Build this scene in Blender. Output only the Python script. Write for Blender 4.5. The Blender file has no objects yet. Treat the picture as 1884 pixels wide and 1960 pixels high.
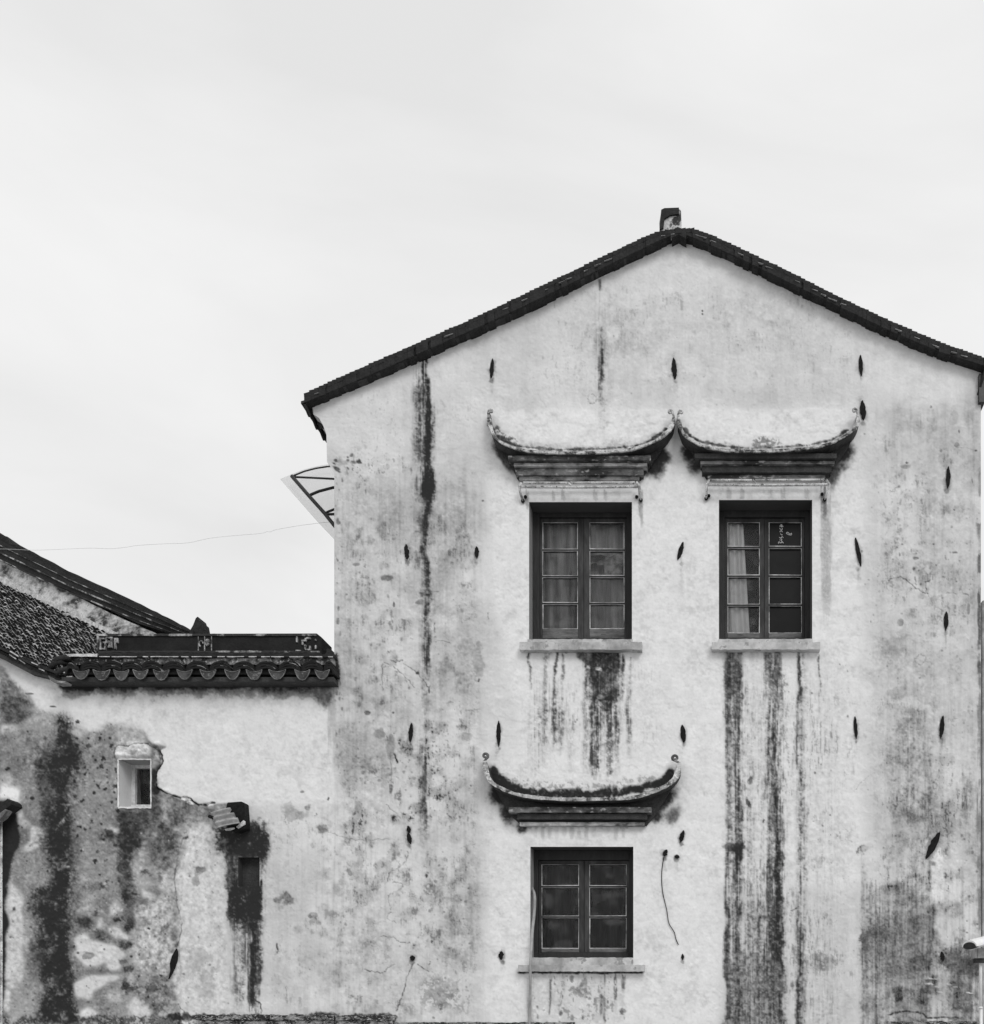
import bpy, math, random
import numpy as np
from mathutils import Vector

random.seed(7)
SC = bpy.context.scene
COL = SC.collection

# ------------------------------------------------------------------ camera, sky, sun, exposure
CX, HZ, S, D, EYE = 1340.0, 1950.0, 180.0, 10.0, 1.6      # principal column, horizon row, px per metre on the facade
W0, H0 = 1884.0, 1960.0
BASE = HZ + EYE * S                                        # the picture row where the facade meets the ground

def P(px, py, y=0.0):
    """point on the depth plane y that the picture shows at px, py (facade plane is y = 0)"""
    k = 1.0 + y / D
    return ((px - CX) / S * k, y, EYE + (HZ - py) / S * k)

cam_d = bpy.data.cameras.new("camera")
cam = bpy.data.objects.new("camera", cam_d)
COL.objects.link(cam)
cam.location = (0, -D, EYE)
cam.rotation_euler = (math.radians(90), 0, 0)
cam_d.sensor_fit = 'HORIZONTAL'
cam_d.sensor_width = 36.0
cam_d.lens = 36.0 * S * D / W0
cam_d.shift_x = (W0 / 2 - CX) / W0
cam_d.shift_y = (HZ - H0 / 2) / W0
cam_d.clip_start = 0.1
cam_d.clip_end = 3000
SC.camera = cam

SUN_EL, SUN_AZ = math.radians(40), math.radians(150)       # azimuth from +Y towards +X: behind the camera, to the right
world = bpy.data.worlds.new("World")
SC.world = world
world.use_nodes = True
nt = world.node_tree
for n in list(nt.nodes):
    nt.nodes.remove(n)
out = nt.nodes.new('ShaderNodeOutputWorld')
bg = nt.nodes.new('ShaderNodeBackground')
bg.inputs['Strength'].default_value = 0.1
sky = nt.nodes.new('ShaderNodeTexSky')
sky.sky_type = 'NISHITA'
sky.sun_disc = False
sky.sun_elevation = SUN_EL
sky.sun_rotation = SUN_AZ
bw = nt.nodes.new('ShaderNodeRGBToBW')
nt.links.new(sky.outputs[0], bw.inputs[0])
tc = nt.nodes.new('ShaderNodeTexCoord')
mp = nt.nodes.new('ShaderNodeMapping')
mp.inputs['Scale'].default_value = (1.0, 1.0, 2.6)
nt.links.new(tc.outputs['Generated'], mp.inputs[0])
cn = nt.nodes.new('ShaderNodeTexNoise')
cn.inputs['Scale'].default_value = 1.7
cn.inputs['Detail'].default_value = 7
cn.inputs['Roughness'].default_value = 0.5
cn.inputs['Distortion'].default_value = 0.6
nt.links.new(mp.outputs[0], cn.inputs['Vector'])
cr = nt.nodes.new('ShaderNodeMapRange')
cr.inputs[1].default_value = 0.36
cr.inputs[2].default_value = 0.66
cr.inputs[3].default_value = 9.45
cr.inputs[4].default_value = 8.0
nt.links.new(cn.outputs['Fac'], cr.inputs[0])
sep = nt.nodes.new('ShaderNodeSeparateXYZ')
nt.links.new(tc.outputs['Generated'], sep.inputs[0])
zr = nt.nodes.new('ShaderNodeMapRange')                    # overcast: brighter towards the zenith
zr.interpolation_type = 'SMOOTHSTEP'
zr.inputs[1].default_value = 0.82
zr.inputs[2].default_value = 1.0
zr.inputs[3].default_value = 1.0
zr.inputs[4].default_value = 1.35
nt.links.new(sep.outputs['Z'], zr.inputs[0])
mul = nt.nodes.new('ShaderNodeMath'); mul.operation = 'MULTIPLY'
nt.links.new(cr.outputs[0], mul.inputs[0]); nt.links.new(zr.outputs[0], mul.inputs[1])
mx = nt.nodes.new('ShaderNodeMix'); mx.data_type = 'FLOAT'
mx.inputs[0].default_value = 0.03
nt.links.new(mul.outputs[0], mx.inputs[2]); nt.links.new(bw.outputs[0], mx.inputs[3])
nt.links.new(mx.outputs[0], bg.inputs['Color'])
nt.links.new(bg.outputs[0], out.inputs[0])

sl = bpy.data.lights.new("sun", 'SUN')
sl.energy = 1.1
sl.angle = math.radians(22)
sun = bpy.data.objects.new("sun", sl)
COL.objects.link(sun)
sd = Vector((math.sin(SUN_AZ) * math.cos(SUN_EL), math.cos(SUN_AZ) * math.cos(SUN_EL), math.sin(SUN_EL)))
sun.rotation_euler = sd.to_track_quat('Z', 'Y').to_euler()
sun.location = (6, -14, 20)

SC.view_settings.view_transform = 'Standard'
SC.view_settings.look = 'None'
SC.view_settings.exposure = 0.0
SC.view_settings.gamma = 1.0
try:
    SC.cycles.max_bounces = 8
    SC.cycles.transparent_max_bounces = 8
    SC.cycles.use_denoising = True
except Exception:
    pass

# ------------------------------------------------------------------ helpers
KL = 0.825                                                   # light on the facade per unit albedo (measured)
def A(v):
    """albedo of a surface that photographs at grey level v on the facade"""
    return min(0.85, (max(v, 10.0) / 255.0) ** 2.2 / KL)

def rgb(a):
    return (a, a, a, 1.0)

def material(name, v1, v2, scale=6.0, lo=0.4, hi=0.6, stretch=(1, 1, 1), rough=0.85, bump=0.15, detail=8, v3=None, spec=0.5, fine=0.25, metal=0.0):
    m = bpy.data.materials.new(name)
    m.use_nodes = True
    t = m.node_tree; N = t.nodes; L = t.links
    b = N['Principled BSDF']
    b.inputs['Roughness'].default_value = rough
    b.inputs['Specular IOR Level'].default_value = spec
    b.inputs['Metallic'].default_value = metal
    tc = N.new('ShaderNodeTexCoord')
    mp = N.new('ShaderNodeMapping'); mp.inputs['Scale'].default_value = stretch
    L.new(tc.outputs['Object'], mp.inputs[0])
    n1 = N.new('ShaderNodeTexNoise')
    n1.inputs['Scale'].default_value = scale; n1.inputs['Detail'].default_value = detail; n1.inputs['Roughness'].default_value = 0.65
    L.new(mp.outputs[0], n1.inputs['Vector'])
    r = N.new('ShaderNodeMapRange')
    r.inputs[1].default_value = lo; r.inputs[2].default_value = hi
    L.new(n1.outputs['Fac'], r.inputs[0])
    mx = N.new('ShaderNodeMix'); mx.data_type = 'RGBA'
    L.new(r.outputs[0], mx.inputs[0])
    mx.inputs[6].default_value = rgb(A(v1)); mx.inputs[7].default_value = rgb(A(v2))
    last = mx.outputs[2]
    n2 = N.new('ShaderNodeTexNoise')
    n2.inputs['Scale'].default_value = scale * 5.3; n2.inputs['Detail'].default_value = 5
    L.new(mp.outputs[0], n2.inputs['Vector'])
    if v3 is not None:                                      # a third tone in small patches
        r3 = N.new('ShaderNodeMapRange'); r3.inputs[1].default_value = 0.58; r3.inputs[2].default_value = 0.66
        L.new(n2.outputs['Fac'], r3.inputs[0])
        m3 = N.new('ShaderNodeMix'); m3.data_type = 'RGBA'
        L.new(r3.outputs[0], m3.inputs[0]); L.new(last, m3.inputs[6]); m3.inputs[7].default_value = rgb(A(v3))
        last = m3.outputs[2]
    f = N.new('ShaderNodeMapRange'); f.inputs[1].default_value = 0.3; f.inputs[2].default_value = 0.7
    f.inputs[3].default_value = 1 - fine; f.inputs[4].default_value = 1 + fine * 0.6
    L.new(n2.outputs['Fac'], f.inputs[0])
    vm = N.new('ShaderNodeVectorMath'); vm.operation = 'SCALE'
    L.new(last, vm.inputs[0]); L.new(f.outputs[0], vm.inputs['Scale'])
    L.new(vm.outputs[0], b.inputs['Base Color'])
    if bump:
        bp = N.new('ShaderNodeBump'); bp.inputs['Strength'].default_value = bump; bp.inputs['Distance'].default_value = 0.02
        L.new(n2.outputs['Fac'], bp.inputs['Height']); L.new(bp.outputs[0], b.inputs['Normal'])
    return m

def plaster_material(name):
    """lime plaster: the tone attribute holds the stains, worn patches and some painted shade, noise adds the grain"""
    m = bpy.data.materials.new(name)
    m.use_nodes = True
    t = m.node_tree; N = t.nodes; L = t.links
    b = N['Principled BSDF']
    b.inputs['Roughness'].default_value = 0.92
    b.inputs['Specular IOR Level'].default_value = 0.3
    at = N.new('ShaderNodeAttribute'); at.attribute_name = 'tone'
    tc = N.new('ShaderNodeTexCoord')
    n1 = N.new('ShaderNodeTexNoise'); n1.inputs['Scale'].default_value = 45; n1.inputs['Detail'].default_value = 6
    n1.inputs['Roughness'].default_value = 0.7
    L.new(tc.outputs['Object'], n1.inputs['Vector'])
    n2 = N.new('ShaderNodeTexNoise'); n2.inputs['Scale'].default_value = 5; n2.inputs['Detail'].default_value = 9
    n2.inputs['Roughness'].default_value = 0.7
    L.new(tc.outputs['Object'], n2.inputs['Vector'])
    f = N.new('ShaderNodeMapRange'); f.inputs[1].default_value = 0.3; f.inputs[2].default_value = 0.7
    f.inputs[3].default_value = 0.95; f.inputs[4].default_value = 1.035
    L.new(n1.outputs['Fac'], f.inputs[0])
    f2 = N.new('ShaderNodeMapRange'); f2.inputs[1].default_value = 0.3; f2.inputs[2].default_value = 0.7
    f2.inputs[3].default_value = 0.93; f2.inputs[4].default_value = 1.05
    L.new(n2.outputs['Fac'], f2.inputs[0])
    a = N.new('ShaderNodeMath'); a.operation = 'MULTIPLY'
    L.new(f.outputs[0], a.inputs[0]); L.new(f2.outputs[0], a.inputs[1])
    c = N.new('ShaderNodeMath'); c.operation = 'MULTIPLY'; c.use_clamp = True
    L.new(at.outputs['Fac'], c.inputs[0]); L.new(a.outputs[0], c.inputs[1])
    L.new(c.outputs[0], b.inputs['Base Color'])
    bp = N.new('ShaderNodeBump'); bp.inputs['Strength'].default_value = 0.08; bp.inputs['Distance'].default_value = 0.005
    L.new(n1.outputs['Fac'], bp.inputs['Height']); L.new(bp.outputs[0], b.inputs['Normal'])
    return m

def glass_material(name, grime=0.16, refl=0.5):
    m = bpy.data.materials.new(name)
    m.use_nodes = True
    t = m.node_tree; N = t.nodes; L = t.links
    N.remove(N['Principled BSDF'])
    o = N['Material Output']
    tr = N.new('ShaderNodeBsdfTransparent'); tr.inputs[0].default_value = rgb(0.95)
    gl = N.new('ShaderNodeBsdfGlossy'); gl.inputs['Roughness'].default_value = 0.38; gl.inputs[0].default_value = rgb(refl)
    df = N.new('ShaderNodeBsdfDiffuse'); df.inputs[0].default_value = rgb(0.4)
    fr = N.new('ShaderNodeFresnel'); fr.inputs['IOR'].default_value = 1.45
    mx = N.new('ShaderNodeMixShader'); L.new(fr.outputs[0], mx.inputs[0]); L.new(tr.outputs[0], mx.inputs[1]); L.new(gl.outputs[0], mx.inputs[2])
    tc = N.new('ShaderNodeTexCoord')
    no = N.new('ShaderNodeTexNoise'); no.inputs['Scale'].default_value = 7; no.inputs['Detail'].default_value = 6
    L.new(tc.outputs['Object'], no.inputs['Vector'])
    r = N.new('ShaderNodeMapRange'); r.inputs[1].default_value = 0.5; r.inputs[2].default_value = 0.8; r.inputs[3].default_value = 0; r.inputs[4].default_value = grime
    L.new(no.outputs['Fac'], r.inputs[0])
    m2 = N.new('ShaderNodeMixShader'); L.new(r.outputs[0], m2.inputs[0]); L.new(mx.outputs[0], m2.inputs[1]); L.new(df.outputs[0], m2.inputs[2])
    L.new(m2.outputs[0], o.inputs['Surface'])
    return m

def translucent_material(name, a, mix=0.5):
    m = bpy.data.materials.new(name)
    m.use_nodes = True
    t = m.node_tree; N = t.nodes; L = t.links
    N.remove(N['Principled BSDF'])
    o = N['Material Output']
    tc = N.new('ShaderNodeTexCoord')
    no = N.new('ShaderNodeTexNoise'); no.inputs['Scale'].default_value = 3; no.inputs['Detail'].default_value = 5
    L.new(tc.outputs['Object'], no.inputs['Vector'])
    r = N.new('ShaderNodeMapRange'); r.inputs[3].default_value = a * 0.92; r.inputs[4].default_value = a
    L.new(no.outputs['Fac'], r.inputs[0])
    df = N.new('ShaderNodeBsdfDiffuse'); L.new(r.outputs[0], df.inputs[0])
    tl = N.new('ShaderNodeBsdfTranslucent'); L.new(r.outputs[0], tl.inputs[0])
    mx = N.new('ShaderNodeMixShader'); mx.inputs[0].default_value = mix
    L.new(df.outputs[0], mx.inputs[1]); L.new(tl.outputs[0], mx.inputs[2]); tp = N.new('ShaderNodeBsdfTransparent'); tp.inputs[0].default_value = rgb(.93)
    m3 = N.new('ShaderNodeMixShader'); m3.inputs[0].default_value = .8
    L.new(mx.outputs[0], m3.inputs[1]); L.new(tp.outputs[0], m3.inputs[2]); L.new(m3.outputs[0], o.inputs['Surface'])
    return m

def tag(o, label=None, cat=None, group=None, kind=None):
    if label: o['label'] = label
    if cat: o['category'] = cat
    if group: o['group'] = group
    if kind: o['kind'] = kind
    return o

def thing(name, loc, label, cat, group=None):
    # kind is set so that walls read as things too
    o = bpy.data.objects.new(name, None)
    COL.objects.link(o)
    o.location = loc
    o.empty_display_size = 0.2
    tag(o, label, cat, group, 'thing')
    return o

def link(o, parent):
    COL.objects.link(o)
    if parent is not None:                                  # geometry is written in world metres
        o.parent = parent
        base = Vector((0, 0, 0)); q = parent
        while q is not None:
            base += q.location; q = q.parent
        o.location = -base
    return o

class MB:
    def __init__(s): s.v = []; s.f = []
    def add(s, vs, fs):
        k = len(s.v); s.v += [tuple(p) for p in vs]; s.f += [tuple(i + k for i in f) for f in fs]; return s
    def box(s, x0, x1, y0, y1, z0, z1):
        return s.add([(x0,y0,z0),(x1,y0,z0),(x1,y1,z0),(x0,y1,z0),(x0,y0,z1),(x1,y0,z1),(x1,y1,z1),(x0,y1,z1)],
                     [(0,3,2,1),(4,5,6,7),(0,1,5,4),(1,2,6,5),(2,3,7,6),(3,0,4,7)])
    def pbox(s, px0, py0, px1, py1, yf, yb):                # box whose front face shows as the given rectangle
        a = P(px0, py1, yf); b = P(px1, py0, yf)
        return s.box(a[0], b[0], yf, yb, a[2], b[2])
    def prism(s, poly, y0, y1):                             # poly: world (x, z)
        n = len(poly)
        a = sum(poly[i][0] * poly[(i + 1) % n][1] - poly[(i + 1) % n][0] * poly[i][1] for i in range(n))
        if a < 0: poly = poly[::-1]
        vs = [(x, y0, z) for x, z in poly] + [(x, y1, z) for x, z in poly]
        fs = [tuple(range(n)), tuple(range(2 * n - 1, n - 1, -1))] + [(i, i + n, (i + 1) % n + n, (i + 1) % n) for i in range(n)]
        return s.add(vs, fs)
    def pprism(s, poly, yf, yb):
        return s.prism([(P(x, y, yf)[0], P(x, y, yf)[2]) for x, y in poly], yf, yb)
    def tube(s, pts, r, n=8):
        pts = [Vector(p) for p in pts]; rs = r if isinstance(r, (list, tuple)) else [r] * len(pts)
        vs, fs = [], []
        for i, p in enumerate(pts):
            t = (pts[min(i + 1, len(pts) - 1)] - pts[max(i - 1, 0)]).normalized()
            u = t.cross(Vector((0, 1, 0)))
            if u.length < 1e-3: u = t.cross(Vector((1, 0, 0)))
            u.normalize(); w = t.cross(u)
            for k in range(n):
                a = 2 * math.pi * k / n
                vs.append(p + (u * math.cos(a) + w * math.sin(a)) * rs[i])
        for i in range(len(pts) - 1):
            for k in range(n):
                fs.append((i * n + k, i * n + (k + 1) % n, (i + 1) * n + (k + 1) % n, (i + 1) * n + k))
        fs.append(tuple(range(n - 1, -1, -1))); fs.append(tuple((len(pts) - 1) * n + k for k in range(n)))
        return s.add(vs, fs)
    def strip(s, pts, th, yf, yb, jit=0.0, jy=0.0):
        """a course running along pts (picture points of its centre line at its front), th px thick, with uneven edges"""
        n = len(pts)
        th = th if isinstance(th, (list, tuple)) else [th] * n
        yf = yf if isinstance(yf, (list, tuple)) else [yf] * n
        vs, fs = [], []
        for i, (x, y) in enumerate(pts):
            a = pts[max(i - 1, 0)]; b = pts[min(i + 1, n - 1)]
            dx, dy = b[0] - a[0], b[1] - a[1]; l = math.hypot(dx, dy) or 1
            nx, ny = dy / l, -dx / l
            h = th[i] / 2
            ja, jb = random.uniform(-jit, jit), random.uniform(-jit, jit)
            f = yf[i] + random.uniform(-jy, jy)
            t = P(x + nx * (h + ja), y + ny * (h + ja), f); q = P(x - nx * (h + jb), y - ny * (h + jb), f)
            vs += [t, q, (q[0], yb, q[2]), (t[0], yb, t[2])]
        for i in range(n - 1):
            o = i * 4; p = o + 4
            for k in range(4):
                fs.append((o + k, o + (k + 1) % 4, p + (k + 1) % 4, p + k))
        fs.append((3, 2, 1, 0)); e = (n - 1) * 4; fs.append((e, e + 1, e + 2, e + 3))
        return s.add(vs, fs)
    def hstrip(s, x0, x1, y0, y1, yf, yb, jit=0.5, step=7, jy=0.002):
        n = max(2, int(abs(x1 - x0) / step) + 1)
        return s.strip([(x0 + (x1 - x0) * i / (n - 1), (y0 + y1) / 2) for i in range(n)], abs(y1 - y0), yf, yb, jit, jy)
    def vstrip(s, x0, x1, y0, y1, yf, yb, jit=0.4, step=9, jy=0.001):
        n = max(2, int(abs(y1 - y0) / step) + 1)
        return s.strip([((x0 + x1) / 2, y0 + (y1 - y0) * i / (n - 1)) for i in range(n)], abs(x1 - x0), yf, yb, jit, jy)
    def build(s, name, m, parent=None, bevel=0.0, smooth=False):
        me = bpy.data.meshes.new(name)
        me.from_pydata(s.v, [], s.f)
        import bmesh
        b = bmesh.new(); b.from_mesh(me)
        bmesh.ops.recalc_face_normals(b, faces=b.faces)
        b.to_mesh(me); b.free()
        me.materials.append(m)
        if smooth:
            me.polygons.foreach_set('use_smooth', [True] * len(me.polygons))
        o = bpy.data.objects.new(name, me)
        link(o, parent)
        if bevel:
            bv = o.modifiers.new("bevel", 'BEVEL'); bv.width = bevel; bv.segments = 2; bv.limit_method = 'ANGLE'
        return o

def smooth_curve(pts, n=8):
    out = []
    for i in range(len(pts) - 1):
        p0, p1, p2, p3 = pts[max(i - 1, 0)], pts[i], pts[i + 1], pts[min(i + 2, len(pts) - 1)]
        for k in range(n):
            t = k / n
            out.append(tuple(0.5 * ((2 * b) + (c - a) * t + (2 * a - 5 * b + 4 * c - d) * t * t + (-a + 3 * b - 3 * c + d) * t ** 3)
                             for a, b, c, d in zip(p0, p1, p2, p3)))
    out.append(tuple(pts[-1]))
    return out

M_PLASTER = plaster_material("weathered_lime_plaster")
M_TILE = material("dark_clay_tile", 34, 50, 9, 0.35, 0.7, rough=0.85, spec=.3, bump=0.5)
M_TILE_L = material("lichen_edge_tile", 46, 170, 5, 0.50, 0.62, rough=0.85, bump=0.5)
M_SOFFIT = material("shade_dark_soffit", 44, 62, 10, 0.35, 0.65, rough=0.9, bump=0.4)  # dark tone puts the shade of the undersides into the colour
M_MORTAR = material("pale_mortar", 150, 215, 20, 0.35, 0.65, rough=0.9, bump=0.4)
M_BAND = material("hood_coping_plaster", 60, 190, 9, 0.42, 0.56, rough=0.9, bump=0.5, v3=120)
M_BAND_D = material("mossy_coping_plaster", 62, 172, 8, 0.36, 0.54, rough=0.9, bump=0.5, v3=190)
M_MOULD = material("mossy_moulding", 46, 112, 4, 0.46, 0.62, stretch=(0.7, 1, 1.2), rough=0.9, bump=0.5, v3=140)
M_MOULD_L = material("worn_moulding", 60, 168, 4, 0.42, 0.60, stretch=(0.7, 1, 1.2), rough=0.9, bump=0.5, v3=120)
M_SILL = material("stone_sill", 138, 184, 3, 0.36, 0.56, rough=0.85, bump=0.25, v3=128, fine=.15)
M_WHITE = material("white_paint", 190, 218, 4, 0.3, 0.6, rough=0.7, bump=0.2, v3=170)
M_WOOD = material("weathered_dark_wood", 34, 50, 3, 0.4, 0.75, stretch=(2.5, 2, 0.6), rough=0.7, bump=0.3, fine=0.3)
M_WOOD_L = material("bare_worn_wood", 36, 72, 3, 0.45, 0.72, stretch=(2.5, 2, 0.6), rough=0.7, bump=0.3, fine=0.3)
M_RAIL = material("bare_bottom_rail", 56, 112, 4, 0.36, 0.66, stretch=(.6, 2, 3), rough=0.75, bump=0.4, v3=60, fine=.3)
M_PUTTY = material("old_putty", 95, 190, 5, 0.36, 0.55, rough=0.8, bump=0.2)
M_IRON = material("rusted_iron", 16, 30, 30, 0.4, 0.6, rough=0.85, bump=0.6, spec=.3)
M_STEEL = material("dark_painted_steel", 30, 45, 8, rough=0.5, bump=0.1)
M_CLOTH = material("grey_net_curtain", 78, 178, 2.2, 0.36, 0.64, stretch=(2.6, 1, .25), rough=0.95, bump=0, spec=0, fine=.08)  # tall tone bands paint fold shading into the cloth
M_CLOTH_D = material("dim_curtain", 24, 74, 2.2, 0.42, 0.68, stretch=(2.6, 1, .25), rough=0.95, bump=0, spec=0, fine=.08)  # darker cloth, fold shading painted in the same way
M_CLOTH_L = material("cream_curtain", 235, 255, 2, 0.3, 0.7, rough=0.95, bump=0, spec=0, fine=.05)
M_GLASS = glass_material("old_window_glass")
M_GLASS_DARK = material("dark_room_glass", 12, 24, 5, .4, .7, rough=.3, bump=0.02, spec=.22, fine=.2)  # opaque black pane, the unlit interior put into its colour
M_PANEL = translucent_material("polycarbonate_sheet", 0.92, 0.6)
M_TILE_D = material("black_panel_tile", 24, 38, 7, .35, .7, rough=.85, bump=.3, spec=.3)
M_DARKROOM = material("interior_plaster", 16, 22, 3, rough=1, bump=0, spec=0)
M_GROUND = material("paving", 125, 160, 0.8, 0.3, 0.7, rough=0.9, bump=0.4)
M_PLASTIC = material("white_plastic", 205, 225, 3, 0.3, 0.7, rough=0.4, bump=0.02, fine=0.06)
M_PIPE = material("old_plastic_pipe", 110, 205, 9, 0.36, 0.56, rough=0.6, bump=0.3, v3=80)
M_CABLE = material("cable_sheath", 195, 222, 6, 0.3, 0.7, rough=0.6, bump=0.05)
M_CHALK = material("chalk_writing", 150, 205, 60, 0.35, 0.6, rough=0.95, bump=0.1)

# ------------------------------------------------------------------ the wall's stains and some painted shade, as a tone field over the facade plane
X0R, Y0R, WR, HR = -170, 400, 2070, 1640
YY, XX = np.mgrid[0:HR, 0:WR].astype(np.float32)
XX += X0R; YY += Y0R

def lattice(sx, sy, seed):
    r = np.random.RandomState(seed)
    gh, gw = int(HR / sy) + 3, int(WR / sx) + 3
    g = r.rand(gh, gw).astype(np.float32)
    fy = np.arange(HR, dtype=np.float32) / sy; fx = np.arange(WR, dtype=np.float32) / sx
    iy = fy.astype(int); ix = fx.astype(int); ty = fy - iy; tx = fx - ix
    ty = ty * ty * (3 - 2 * ty); tx = tx * tx * (3 - 2 * tx)
    a = g[np.ix_(iy, ix)]; b = g[np.ix_(iy, ix + 1)]; c = g[np.ix_(iy + 1, ix)]; d = g[np.ix_(iy + 1, ix + 1)]
    tx = tx[None, :]; ty = ty[:, None]
    return (a * (1 - tx) + b * tx) * (1 - ty) + (c * (1 - tx) + d * tx) * ty

def fbm(sx, sy, octv, seed, gain=0.55):
    o = np.zeros((HR, WR), np.float32); amp = 1.0
    for k in range(octv):
        o += amp * lattice(max(1.2, sx / 2 ** k), max(1.2, sy / 2 ** k), seed * 31 + k)
        amp *= gain
    o = (o - o.mean()) / o.std()
    return 0.5 + o * 0.2                                    # mean 0.5, mostly 0..1

N1 = fbm(90, 80, 6, 1); N2 = fbm(22, 22, 5, 2, 0.65); N3 = fbm(6, 6, 3, 3, 0.7)
ST = fbm(9, 150, 4, 4, 0.7); ST2 = fbm(4, 45, 3, 5, 0.7)
WX = (fbm(34, 34, 5, 6, 0.6) - 0.5) * 2; WY = (fbm(34, 34, 5, 7, 0.6) - 0.5) * 2
VN = np.abs(fbm(48, 48, 5, 8, 0.6) - 0.5); VN2 = np.abs(fbm(26, 30, 4, 9, 0.6) - 0.5)

def ss(x): x = np.clip(x, 0, 1); return x * x * (3 - 2 * x)
def win(x0, y0, x1, y1, pad=30):
    a = max(0, int(y0 - Y0R - pad)); b = min(HR, int(y1 - Y0R + pad)); c = max(0, int(x0 - X0R - pad)); d = min(WR, int(x1 - X0R + pad))
    return slice(a, max(a + 1, b)), slice(c, max(c + 1, d))

V = np.full((HR, WR), 199, np.float32)
HT = np.zeros((HR, WR), np.float32)                         # relief, metres towards the street

N4 = fbm(3.0, 3.0, 2, 12, 0.8); SG = fbm(3.2, 24, 3, 13, 0.75)
def diss(m, w, g=0.55, vert=False):
    """eat into a soft mask with noise: a soft veil, a gritty body and a few cores that hold"""
    nz = (SG[w] * .5 + N4[w] * .3 + N3[w] * .2) if vert else (N2[w] * .25 + N3[w] * .40 + N4[w] * .35)
    nz = np.clip((nz - .5) * 1.7 + .5, 0, 1)
    body = ss((m - g * nz) / (1.05 - g) )
    tone = np.clip(.90 + 1.0 * (N2[w] - .5) + .9 * (N3[w] - .5), .25, 1)
    if vert: tone = np.clip(.93 + 1.1 * (ST2[w] - .5) + .8 * (SG[w] - .5) + .4 * (N2[w] - .5), .25, 1)
    return np.clip(1.12 * (.36 * m + .64 * body), 0, 1) * (tone if g > .3 else 1)

def put(w, m, v, tex=0.0):
    V[w] += (v + tex * (N3[w] - 0.5) - V[w]) * np.clip(m, 0, 1)

def blob(x, y, rx, ry, v, a=1.0, soft=0.5, rough=0.7, rot=0.0, warp=5, tex=40, dots=0.0, h=0.0, g=.6):
    R = max(rx, ry) * 1.5 + 10
    w = win(x - R, y - R, x + R, y + R, 4)
    u = XX[w] - x + WX[w] * warp; t = YY[w] - y + WY[w] * warp
    c, s = math.cos(math.radians(rot)), math.sin(math.radians(rot))
    d = np.sqrt(((u * c + t * s) / rx) ** 2 + ((-u * s + t * c) / ry) ** 2) + rough * (N2[w] - 0.5) * 1.2
    m = diss(ss((1.35 - d) / max(soft * 1.25, .75)), w, g) * a
    if dots: m = m * ss((N3[w] + N2[w] - 1 + 0.25 - dots * 0.3) / 0.25)
    put(w, m, v, tex)
    if h: HT[w] += h * ss((1.1 - d) / 0.25)

def pip(poly, x, y):
    r = np.zeros(x.shape, bool); n = len(poly)
    for i in range(n):
        x1, y1 = poly[i]; x2, y2 = poly[(i + 1) % n]
        if y1 == y2: continue
        r ^= ((y1 > y) != (y2 > y)) & (x < (x2 - x1) * (y - y1) / (y2 - y1) + x1)
    return r

def blur(m, r):
    r = int(r)
    if r < 1: return m
    for ax in (0, 1):
        for _ in range(2):
            p = np.pad(m, [(r + 1, r) if k == ax else (0, 0) for k in (0, 1)], mode='edge')
            c = np.cumsum(p, axis=ax)
            n = m.shape[ax]
            m = (np.take(c, range(2 * r + 1, 2 * r + 1 + n), axis=ax) - np.take(c, range(0, n), axis=ax)) / (2 * r + 1)
    return m

def poly(pts, v, a=1.0, soft=2, warp=4, tex=40, h=0.0, mod=0.0, fine=0.0, g=None):
    xs = [p[0] for p in pts]; ys = [p[1] for p in pts]
    w = win(min(xs), min(ys), max(xs), max(ys), 20 + soft * 3)
    m = pip(pts, XX[w] + WX[w] * warp + (N3[w] - 0.5) * fine, YY[w] + WY[w] * warp).astype(np.float32)
    m = blur(m, soft + 3)
    m = diss(m, w, g if g is not None else .5)
    if h: HT[w] += h * m
    k = 1.0
    if mod: k = np.clip(1 - mod + mod * 2.2 * (N2[w] - 0.2), 0, 1)
    put(w, m * a * k, v, tex)

SX = fbm(2.6, 260, 2, 14, .9); SY = fbm(5.5, 120, 3, 15, .7)
def streak(x0, x1, y0, y1, v, a=1.0, f0=0.05, f1=0.4, rag=0.5, edge=2.0, brk=0.0):
    """run-off: a soft bundle of thin strands that start and stop at different heights"""
    wd = x1 - x0
    w = win(x0, y0, x1, y1, 16)
    c, hw = (x0 + x1) / 2, wd / 2 + edge * .8
    u = np.abs(XX[w] - c + WX[w] * 1.8 + (N3[w] - .5) * 1.5) / hw
    env = np.clip(1.18 - u ** 2.4, 0, 1.18)
    hlo = np.clip(1 - u / 1.9, 0, 1) ** 1.5
    str_ = np.clip((SX[w] * .42 + SY[w] * .22 + ST2[w] * .18 + SG[w] * .18 - .5) * 3.0 + .5, 0, 1)
    t = (YY[w] - y0) / (y1 - y0) + (str_ - .5) * .22 - (N2[w] - .5) * .1
    lng = ss(t / max(f0, .012)) * ss((1 - t) / max(f1, .012))
    low = np.clip(.62 + 1.5 * (N1[w] - .5) + 1.0 * (N2[w] - .5) + .4, 0, 1.15)
    I = env * lng * low
    th = (.30 + .75 * rag) * (1 - str_)
    m = np.clip((I - th) / .62, 0, 1) ** .8
    grit = np.clip(.95 + 1.5 * (N3[w] - .5) * rag + 1.4 * (N4[w] - .5), .3, 1.08)
    if brk: m = m * ss((N2[w] + 0.6 * (ST2[w] - 0.5) - 0.5 + 0.25 - brk * 0.35) / 0.18)
    put(w, np.clip(m * grit, 0, 1) * a, v, 40)
    put(w, hlo * lng * low * .22 * a, max(v, 120), 0)

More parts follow.
